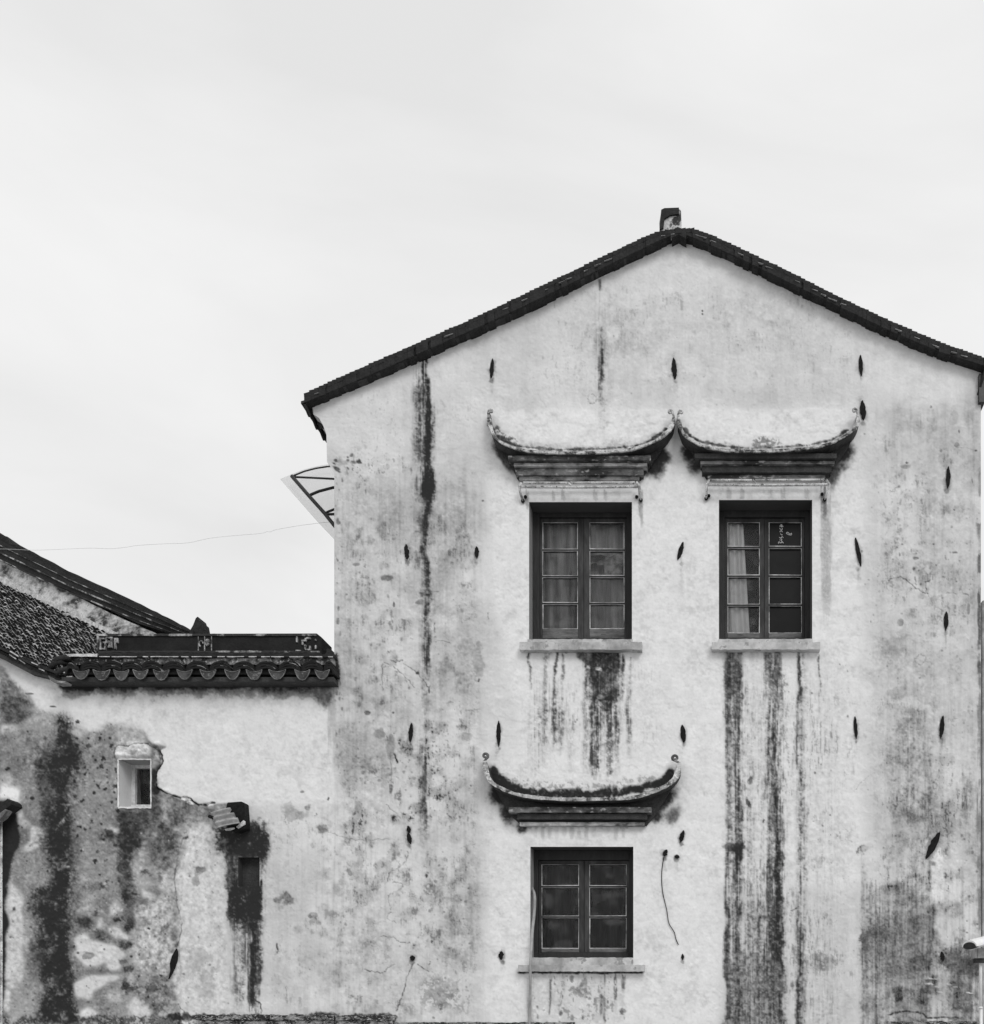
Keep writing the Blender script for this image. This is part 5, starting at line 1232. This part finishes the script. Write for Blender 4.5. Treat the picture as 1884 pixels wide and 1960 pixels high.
# ridge panel with fretwork
rp = MB()
rp.pprism([(185, 1250), (185, 1213), (606, 1212), (616, 1220), (616, 1250)], .05, .33)
rpo = rp.build('ridge_panel', M_TILE_D, low_wall, bevel=.006)
fr = MB()
fr.hstrip(185, 606, 1213, 1217, .035, .06, jit=.4); fr.hstrip(188, 612, 1245.5, 1249, .035, .06, jit=.5); fr.vstrip(185, 188.5, 1217, 1246, .034, .06); 
fr.build('panel_frame', M_TILE_L, rpo)
def fret(x0, x1, strokes, mat, name='fretwork'):
    m = MB()
    for (xa, ya, xb, yb) in strokes:
        if abs(xb - xa) > abs(yb - ya): m.hstrip(xa, xb, ya - 1.4, ya + 1.4, .028, .06, jit=.4, step=4)
        else: m.vstrip(xa - 1.4, xa + 1.4, ya, yb, .030, .06, jit=.4, step=4)
    m.build(name, mat, rpo)
M_FRET = material("worn_fretwork", 62, 165, 14, .40, .58, rough=.9, bump=.5)
fret(190, 226, [(191, 1222, 200, 1222), (192, 1222, 192, 1243), (191, 1242, 202, 1242), (203, 1220, 215, 1220), (203, 1220, 203, 1228), (196, 1229, 207, 1229), (201, 1229, 201, 1242), (213, 1222, 213, 1240), (206, 1238, 214, 1238), (209, 1226, 209, 1238), (220, 1221, 220, 1242), (224, 1221, 224, 1230), (218, 1228, 222, 1228)], M_FRET)
fret(565, 605, [(568, 1218, 568, 1229), (566, 1245, 575, 1245), (577, 1226, 585, 1226), (579, 1226, 579, 1234), (585, 1221, 585, 1227), (586, 1221, 594, 1221), (584, 1234, 584, 1242), (584, 1243, 594, 1243), (593, 1236, 593, 1243), (604, 1223, 604, 1226), (604, 1235, 604, 1242)], M_FRET)
m = MB()
for cx_, cy_, r in ((385, 1232, 5.5), (397.5, 1230, 6.0)):
    m.tube([P(cx_ + r * .7 * math.cos(a), cy_ - r * math.sin(a), .035) for a in [k * .5 for k in range(0, 10)]], .008, 6)
m.pprism([(395, 1225), (400, 1224), (400, 1233), (396, 1235)], .03, .06)
m.vstrip(379, 380.2, 1218, 1246, .04, .06); m.vstrip(391, 392.2, 1218, 1246, .04, .06); m.vstrip(404, 405.2, 1218, 1246, .04, .06)
m.build('centre_ornament', M_FRET, rpo)
m = MB(); m.pprism([(622, 1253), (626, 1247), (624, 1243), (628, 1241), (635, 1244), (640, 1250), (640, 1254)], .0, .2); m.build('end_tile', M_TILE, cop)

# ledge continues along the low wall
for q in ((372, 639, 1943, 1952, -.07, 1.3, 4), (380, 639, 1953, 1985, -.05, 1.0, 7)):
    m = MB(); m.hstrip(*q[:5], -.001, jit=q[5], step=q[6], jy=.005); m.build('string_course', M_LEDGE, low_wall)
m = MB(); n = 14; c0 = P(329, 1847)
m.pprism([(337, 1816), (339, 1822), (338, 1838), (334, 1852), (328, 1864), (322, 1874), (326, 1858), (325, 1844), (329, 1830)], -.012, .02); m.build('wall_tie', M_IRON, low_wall)

# ---- broken tile and pipe at the left margin
t = thing('broken_tile_canopy', P(-30, 1600), 'broken tile canopy with bright edge at the left margin of the low wall', 'canopy')
m = MB(); m.pprism([(-80, 1582), (0, 1541), (14, 1529), (20, 1534), (22, 1540), (4, 1553), (-80, 1600)], -.16, .0); m.build('tile', M_TILE, t)
m = MB(); m.pprism([(-60, 1592), (0, 1556), (10, 1549), (13, 1551), (4, 1564), (0, 1567), (-60, 1604)], -.18, -.10); m.build('lath', material("grey_lath", 90, 150, 8, rough=.8), t)
m = MB(); m.tube([P(2.6, 1570, -.03), P(2.4, 1700, -.03), P(2.8, 1860, -.03), P(2.8, BASE, -.03)], .012, 8)
pp = m.build('conduit', M_PIPE, None, smooth=True); tag(pp, 'thin grey conduit standing against the low wall at the left margin', 'pipe')

# ---- corrugated vent hood
t = thing('vent_hood', P(450, 1588), 'dented corrugated metal vent hood with dark box on the low wall', 'vent')
m = MB(); m.pprism([(434, 1538), (436, 1536), (462, 1534), (467, 1537), (469, 1562), (470, 1586), (452, 1592), (436, 1588), (430, 1560)], -.11, .0); m.build('duct', M_IRON, t, bevel=.006)
m = MB(); A_, B_, C_, D_ = Vector(P(440, 1546, -.10)), Vector(P(403, 1556, -.20)), Vector(P(416, 1586, -.30)), Vector(P(462, 1577, -.16))
nu, nv = 10, 28; vs, fs = [], []
nrm = (B_ - A_).cross(D_ - A_).normalized()
for j in range(nv + 1):
    for i in range(nu + 1):
        u, v_ = i / nu, j / nv
        p = A_.lerp(B_, u).lerp(D_.lerp(C_, u), v_)
        p = p + nrm * (.020 * math.sin(v_ * 3.2 * 2 * math.pi)) + Vector((0, random.uniform(-.001, .001), .03 * u * (1 - u)))
        vs.append(tuple(p))
for j in range(nv):
    for i in range(nu):
        k = j * (nu + 1) + i; fs.append((k, k + 1, k + nu + 2, k + nu + 1))
m.add(vs, fs); o = m.build('corrugated_sheet', material("galvanised_sheet", 105, 165, 6, .3, .7, rough=.45, bump=.1, metal=.0), t, smooth=True)
sm = o.modifiers.new('thickness', 'SOLIDIFY'); sm.thickness = .006
m = MB(); m.tube([P(408, 1566, -.2), P(404, 1564, -.24), P(400, 1562, -.24)], .018, 8); m.build('pipe_stub', M_IRON, t)
m = MB(); m.pprism([(452, 1583), (466, 1570), (469, 1572), (469, 1578), (456, 1586)], -.125, -.112); m.pprism([(430, 1587), (440, 1585), (448, 1584), (449, 1586), (440, 1590), (432, 1590)], -.125, -.112); m.build('torn_flap', M_MORTAR, t)

# ================================================================== tiled roof rising behind the low wall
rear = thing('rear_house', (-8.5, 2.0, 0), 'old house with small dark roof tiles and a heavy sloping ridge, behind the low wall', 'house')
def TL(s_):    # top line of the roof plane (foot of the ridge), s 0..1
    a, b, c_ = Vector(P(-170, 1035, 2.7)), Vector(P(0, 1112, 2.4)), Vector(P(225, 1214, 1.5))
    return a.lerp(b, s_ / .45) if s_ < .45 else b.lerp(c_, (s_ - .45) / .55)
def BL(s_):
    a, b, c_ = Vector(P(-170, 1160, .05)), Vector(P(0, 1243, .05)), Vector(P(150, 1300, .05))
    return a.lerp(b, s_ / .5) if s_ < .5 else b.lerp(c_, (s_ - .5) / .5)
m = MB(); m2 = MB(); m3 = MB()
rows, cols = 34, 42
def pt(u, t_):
    u = min(max(u, 0), 1); wv = .012 * math.sin(u * 21 + t_ * 5) + .006 * math.sin(u * 57)
    return BL(u).lerp(TL(u), min(max(t_ + wv, 0), 1))
for r in range(rows):
    sh = (r % 2) * .5 / cols
    for c_i in range(cols):
        u0 = c_i / cols + sh + random.uniform(-.15, .15) / cols; u1 = u0 + 1.0 / cols; t0 = r / rows + random.uniform(-.007, .007); t1_ = t0 + random.uniform(.55, .95) / rows
        if t1_ > 1.02 or u1 > 1.0: continue
        a, b = pt(u0, t0), pt(u1, t0); d, e = pt(u0, t1_), pt(u1, t1_)
        nr = (b - a).cross(d - a).normalized()
        if nr.z < 0: nr = -nr
        up = .016 + random.uniform(-.006, .010); bw_ = random.uniform(.012, .03) * (1 if random.random() < .8 else -1); th_ = random.uniform(.016, .032)
        vs, fs, es, ef = [], [], [], []
        n = 5
        for k in range(n + 1):
            f = k / n; bow = math.sin(f * math.pi) * bw_
            p = a.lerp(b, f) + nr * (up + bow); q = d.lerp(e, f) + nr * (bow * .6 + .012)
            vs += [tuple(p), tuple(q)]; es += [tuple(p), tuple(p - nr * th_ * math.sin(math.pi * (.12 + .76 * f)) + Vector((0, .004, 0)))]
        for k in range(n):
            fs.append((k * 2, k * 2 + 2, k * 2 + 3, k * 2 + 1)); ef.append((k * 2, k * 2 + 1, k * 2 + 3, k * 2 + 2))
        (m3 if random.random() < .26 else m2).add(vs, fs)
        m.add(es, ef)
base = MB()
pts = [BL(0), BL(.5), BL(1), TL(1), TL(.45), TL(0)]
n = len(pts)
base.add([tuple(p - Vector((0, 0, .02))) for p in pts] + [(p.x, p.y, p.z - .25) for p in pts], [(5, 4, 1, 0), (4, 3, 2, 1), (6, 7, 10, 11), (7, 8, 9, 10)] + [(i, (i + 1) % n, (i + 1) % n + n, i + n) for i in range(n)])
rf = base.build('roof', M_SOFFIT, rear)
m.build('tile_row', M_TILE, rf); m2.build('mossy_tile', material("lichen_tile", 70, 160, 9, .40, .58, rough=.9, bump=.5), rf)
m3.build('pale_tile', material("pale_tile", 120, 185, 11, .38, .6, rough=.9, bump=.5), rf)
bd = MB(); bd.box(P(-170, 0, 1)[0] + .4, P(225, 0, 1.5)[0] - .5, .75, 5.5, 0, BL(.7).z - .1); bd.build('wall', M_DARKROOM, rear)
# ridge: foot band of plaster, dark moulded top
ra, rb2, rc = Vector(P(-170, 1035, 2.7)), Vector(P(0, 1112, 2.4)), Vector(P(250, 1224, 1.45))
def course(name, a_pts, mat, yoff, thick, jit=.01, parent=None, seg=28, bev=0):
    """a_pts: list of ((x, ytop, ybot), depth) stations; a long uneven course"""
    m = MB(); vs, fs = [], []
    st = []
    for i in range(seg + 1):
        s_ = i / seg * (len(a_pts) - 1); k = min(int(s_), len(a_pts) - 2); f = s_ - k
        p, q = a_pts[k], a_pts[k + 1]
        st.append([p[j] + (q[j] - p[j]) * f for j in range(4)])
    for x, yt, yb, dep in st:
        t_ = P(x, yt + random.uniform(-jit, jit), dep + yoff); b_ = P(x, yb + random.uniform(-jit, jit), dep + yoff)
        vs += [t_, b_, (b_[0], dep + yoff + thick, b_[2]), (t_[0], dep + yoff + thick, t_[2])]
    for i in range(seg):
        o_ = i * 4; p_ = o_ + 4
        for k in range(4): fs.append((o_ + k, o_ + (k + 1) % 4, p_ + (k + 1) % 4, p_ + k))
    fs += [(3, 2, 1, 0), tuple(seg * 4 + k for k in range(4))]
    m.add(vs, fs)
    return m.build(name, mat, parent)
M_RBAND = material("ridge_band_plaster", 62, 196, 3.2, .42, .56, stretch=(1, 1, 1.6), rough=.9, bump=.6, v3=150)
hr = course('ridge', [(-170, 985, 1040, 2.7), (0, 1068, 1118, 2.4), (110, 1124, 1166, 1.95), (225, 1180, 1218, 1.5), (320, 1222, 1240, 1.2)], M_RBAND, -.1, .4, .6, rear)
course('foot_course', [(-170, 1022, 1040, 2.7), (0, 1103, 1119, 2.4), (110, 1155, 1168, 1.95), (190, 1195, 1207, 1.6), (240, 1218, 1226, 1.45)], M_MORTAR, -.16, .1, .9, hr)
course('ridge_top', [(-170, 948, 990, 2.7), (0, 1034, 1073, 2.4), (130, 1099, 1130, 1.9), (261, 1158, 1192, 1.45), (370, 1207, 1226, 1.1)], M_TILE, -.18, .5, .8, hr)
course('ridge_cap', [(-170, 925, 952, 2.7), (-4, 1018, 1037, 2.4), (15, 1028, 1044, 2.35), (19, 1042, 1046, 2.33), (40, 1044, 1056, 2.3), (130, 1092, 1103, 1.9), (261, 1152, 1162, 1.45), (330, 1187, 1198, 1.2), (366, 1206, 1213, 1.1)], M_TILE, -.12, .35, .8, hr, seg=56)
for (o1, o2, v_, d_) in ((22, 24.5, M_TILE_L, -.215), (9, 10.5, M_TILE_L, -.20), (36, 38.5, M_TILE_L, -.19)):
    course('moulding', [(-170, 948 + o1, 948 + o2, 2.7), (0, 1034 + o1, 1034 + o2, 2.4), (130, 1099 + o1 * .9, 1099 + o2 * .9, 1.9), (261, 1158 + o1 * .75, 1158 + o2 * .75, 1.45), (360, 1203 + o1 * .5, 1203 + o2 * .5, 1.12)], v_, d_, .1, .5, hr)
m = MB(); m.pprism([(362, 1208), (369, 1196), (374, 1183), (378, 1179), (380, 1186), (384, 1188), (386, 1200), (387, 1214), (366, 1216)], .95, 1.15); m.build('finial', M_TILE, hr, bevel=.01)
# verge along the front slope
vt = MB(); vl = MB()
for row, (o1, o2) in enumerate(((0, 6), (7, 12), (13, 18))):
    x = -170
    while x < 128:
        ln = random.uniform(15, 22)
        yy = np.interp(x, [-170, 0, 60, 120], [1160, 1237, 1268, 1288]) + o1; y2 = np.interp(x + ln, [-170, 0, 60, 120], [1160, 1237, 1268, 1288]) + o1
        f = -.14 + row * .028 + random.uniform(-.01, .01)
        vt.pprism([(x, yy), (x + ln + 3, y2 + 1.5), (x + ln + 3, y2 + 6.5), (x, yy + 5.2)], f, .3)
        if random.random() < .55 and row < 2:
            vl.pprism([(x + 2, yy - .4), (x + ln - 3, y2 - 1.4), (x + ln - 3, y2 + .8), (x + 2, yy + 1.6)], f - .01, f + .04)
        x += ln
sof = MB(); sof.pprism([(-170, 1174), (0, 1250), (60, 1280), (128, 1303), (128, 1306), (55, 1288), (0, 1259), (-170, 1182)], -.10, .5)
vg = vt.build('verge', M_TILE, rear); vl.build('lichen_edge', M_MORTAR, vg); sof.build('soffit', M_SOFFIT, vg)
m = MB(); m.pprism([(92, 1293), (100, 1299), (112, 1303), (126, 1304), (124, 1307), (108, 1308), (97, 1303)], -.2, -.1); m.build('corner_tile', material("corner_tile_glaze", 90, 150, 8, rough=.8), vg)
m = MB()
for (x, y, r) in ((112, 1270, 15), (118, 1262, 16), (124, 1284, 14)):
    m.tube([P(x - r, y + 8, -.12), P(x - r * .5, y, -.14), P(x + 4, y - 3, -.12), P(x + 18, y + 1, -.05)], .03, 8)
m.build('curved_tile', M_TILE, vg, smooth=True)

# ================================================================== awning on the far side of the tall house
aw = thing('awning', (-4.2, 1.0, 8.6), 'curved clear sheet awning on a black steel frame, left side of the tall house', 'awning')
ca = lambda x, y, d: P(498.7 + .09328 * x, 864.3 + .09328 * y, d)
m = MB()
outer = [(405, 570, .75), (800, 1020, .75), (1170, 1440, .75), (1540, 1830, .75), (1900, 2200, .75)]
inner = [(640, 480, 1.1), (1000, 350, 1.3), (1390, 270, 1.5), (1700, 240, 1.7), (2000, 230, 1.9)]
inner = [(405, 570, .76), (900, 370, 1.0), (1400, 262, 1.3), (1800, 235, 1.6), (2200, 230, 1.9)]
nv = 16; nu = 16; vs, fs = [], []
oc = smooth_curve([tuple(map(float, p)) for p in outer], 4); ic = smooth_curve([tuple(map(float, p)) for p in inner], 4)
for i in range(len(oc)):
    for j in range(nv + 1):
        f = j / nv; p = [oc[i][k] + (ic[i][k] - oc[i][k]) * f for k in range(3)]
        vs.append(ca(*p))
for i in range(len(oc) - 1):
    for j in range(nv):
        k = i * (nv + 1) + j; fs.append((k, k + 1, k + nv + 2, k + nv + 1))
m.add(vs, fs); o = m.build('sheet', M_PANEL, aw, smooth=True)
sm = o.modifiers.new('thickness', 'SOLIDIFY'); sm.thickness = .004
for pts, r in (([(640, 500, .70), (1000, 915, .70), (1310, 1260, .70), (1500, 1500, .70), (1900, 1960, .70)], .021), ([(690, 490, .71), (900, 405, .85), (1130, 345, 1.0), (1370, 308, 1.15), (1800, 280, 1.4)], .009),
               ([(700, 522, .72), (1100, 540, .8), (1490, 560, .9), (1800, 575, 1.0)], .011), ([(1000, 900, .70), (1200, 815, .8), (1480, 742, .9), (1800, 690, 1.0)], .015), ([(1320, 1270, .70), (1400, 1230, .75), (1500, 1190, .8), (1800, 1080, 1)], .013),
               ([(1330, 1290, .7), (1500, 1285, .74), (1800, 1280, .9)], .014)):
    q = MB(); q.tube([ca(*p) for p in pts], r, 8); q.build('frame_bar', M_STEEL, aw, smooth=True)

# ---- overhead cable, loose wire, hose
ca8 = lambda x, y: (.21175 * x, 997.3 + .21175 * y)
pts = [(-150, 1051)] + [ca8(*p) for p in ((0, 252), (330, 263), (800, 245), (1000, 250), (1150, 235), (1250, 220), (1500, 205), (1700, 197), (1884, 158))] + [(440, 1026), (498.7, 1021), (510, 1017.5), (518, 1018), (530, 1013.5), (573, 1006), (597, 1003), (612, 1001), (700, 992)]
m = MB(); m.tube([P(x, y, .85) for x, y in smooth_curve([tuple(map(float, p)) for p in pts], 4)], .0018, 6)
tag(m.build('overhead_cable', M_CABLE, None, smooth=True), 'thin pale overhead cable crossing the sky left of the tall house', 'cable')
z7 = lambda x, y: (872.6 + .2874 * x, 1396.2 + .2874 * y)
m = MB(); m.tube([P(*z7(x, y), -.012) for x, y in smooth_curve([(1386., 850.), (1372., 960.), (1378., 1080.), (1405., 1200.), (1420., 1290.), (1455., 1350.), (1468., 1400.), (1484., 1435.)], 5)], .0042, 6)
tag(m.build('loose_wire', M_IRON, None), 'thin dark wire hanging loose on the wall right of the lowest window', 'wire')
m = MB(); hp = [(506, 1058, .12), (520, 1085, .06), (527, 1130, .0), (524, 1220, -.03), (513, 1320, -.05), (505, 1430, -.07), (500, 1520, -.11), (496, 1640, -.11), (495, 1800, -.05), (494, 1960, -.03), (494, 2900, -.03)]
m.tube([P(*z7(x, y), d) for x, y, d in smooth_curve([tuple(map(float, p)) for p in hp], 5)], .0155, 10)
tag(m.build('hose', material('grey_hose', 120, 168, 3, .3, .7, rough=.6, bump=.05), None, smooth=True), 'pale hose coming out of the lowest window and running down over its sill', 'hose')

# ---- security camera on its pole
cm = thing('security_camera', (P(1877, 0, -.3)[0], -.3, 0), 'white security camera with dark lens on a slim pole at the right margin', 'camera')
A_, B_ = Vector(P(1861, 1811, -.62)), Vector(P(1912, 1797, -.18))
def shell(mb, a, b, w_, h_, n=16, k=.0, closed=True, drop=0.55):
    ax = (b - a).normalized(); side = ax.cross(Vector((0, 0, 1))).normalized(); up = side.cross(ax)
    vs, fs = [], []
    for t_ in (0, .06, .9, 1):
        s_ = .96 if t_ in (0, 1) else 1
        for i in range(n):
            q = 2 * math.pi * i / n
            vx, vy = math.cos(q), math.sin(q)
            if vy < 0: vy *= drop
            vs.append(tuple(a.lerp(b, t_) + side * (w_ * s_ * vx) + up * (h_ * s_ * vy)))
    for j in range(3):
        for i in range(n):
            fs.append((j * n + i, j * n + (i + 1) % n, (j + 1) * n + (i + 1) % n, (j + 1) * n + i))
    fs += [tuple(range(n - 1, -1, -1)), tuple(3 * n + i for i in range(n))]
    mb.add(vs, fs)
m = MB(); shell(m, A_, B_, .078, .06, 20); m.build('housing', M_PLASTIC, cm, smooth=False, bevel=.002)
ax = (B_ - A_).normalized()
m = MB(); shell(m, A_ - ax * .055, B_ + Vector((0, 0, .0)) - ax * .02, .083, .066, 20, drop=.02); vz = m.build('sunshade', M_PLASTIC, cm)
m = MB(); shell(m, A_ - ax * .0575, A_ - ax * .004, .070, .046, 20, drop=.6); m.build('lens', M_STEEL, cm)
m = MB(); m.pbox(1871, 1815, 1887, 1834, -.42, -.28); m.pbox(1867.5, 1816, 1870.5, 1834, -.46, -.30); m.build('bracket', material("grey_bracket", 120, 150, 4, rough=.5, bump=.05), cm, bevel=.006)
m = MB(); m.pbox(1868, 1834, 1900, 1843, -.36, -.27); m.build('clamp', M_STEEL, cm)
m = MB(); x_ = P(1877.5, 0, -.3)[0]; z1_ = P(0, 1836, -.3)[2]; z2_ = P(0, 1929, -.3)[2]; m.tube([(x_, -.3, z1_), (x_, -.3, z1_ - .04), (x_, -.3, z2_)], [.009, .017, .017], 12); m.tube([(x_, -.3, z2_ + .01), (x_, -.3, z2_ - .01)], .022, 12); m.tube([(x_ + .005, -.3, z2_), (x_ + .01, -.3, 0)], .016, 12)
m.build('pole', M_PLASTIC, cm, smooth=True)

nb = MB(); nb.pprism([(1881, 1150), (1990, 1120), (1990, BASE), (1881, BASE)], .9, 4.5)
tag(nb.build('neighbouring_wall', material("grey_rendered_wall", 120, 170, 2.5, .35, .65, rough=.95, bump=.5), None), 'sliver of a grey rendered wall past the right edge of the tall house', 'wall', None, 'thing')
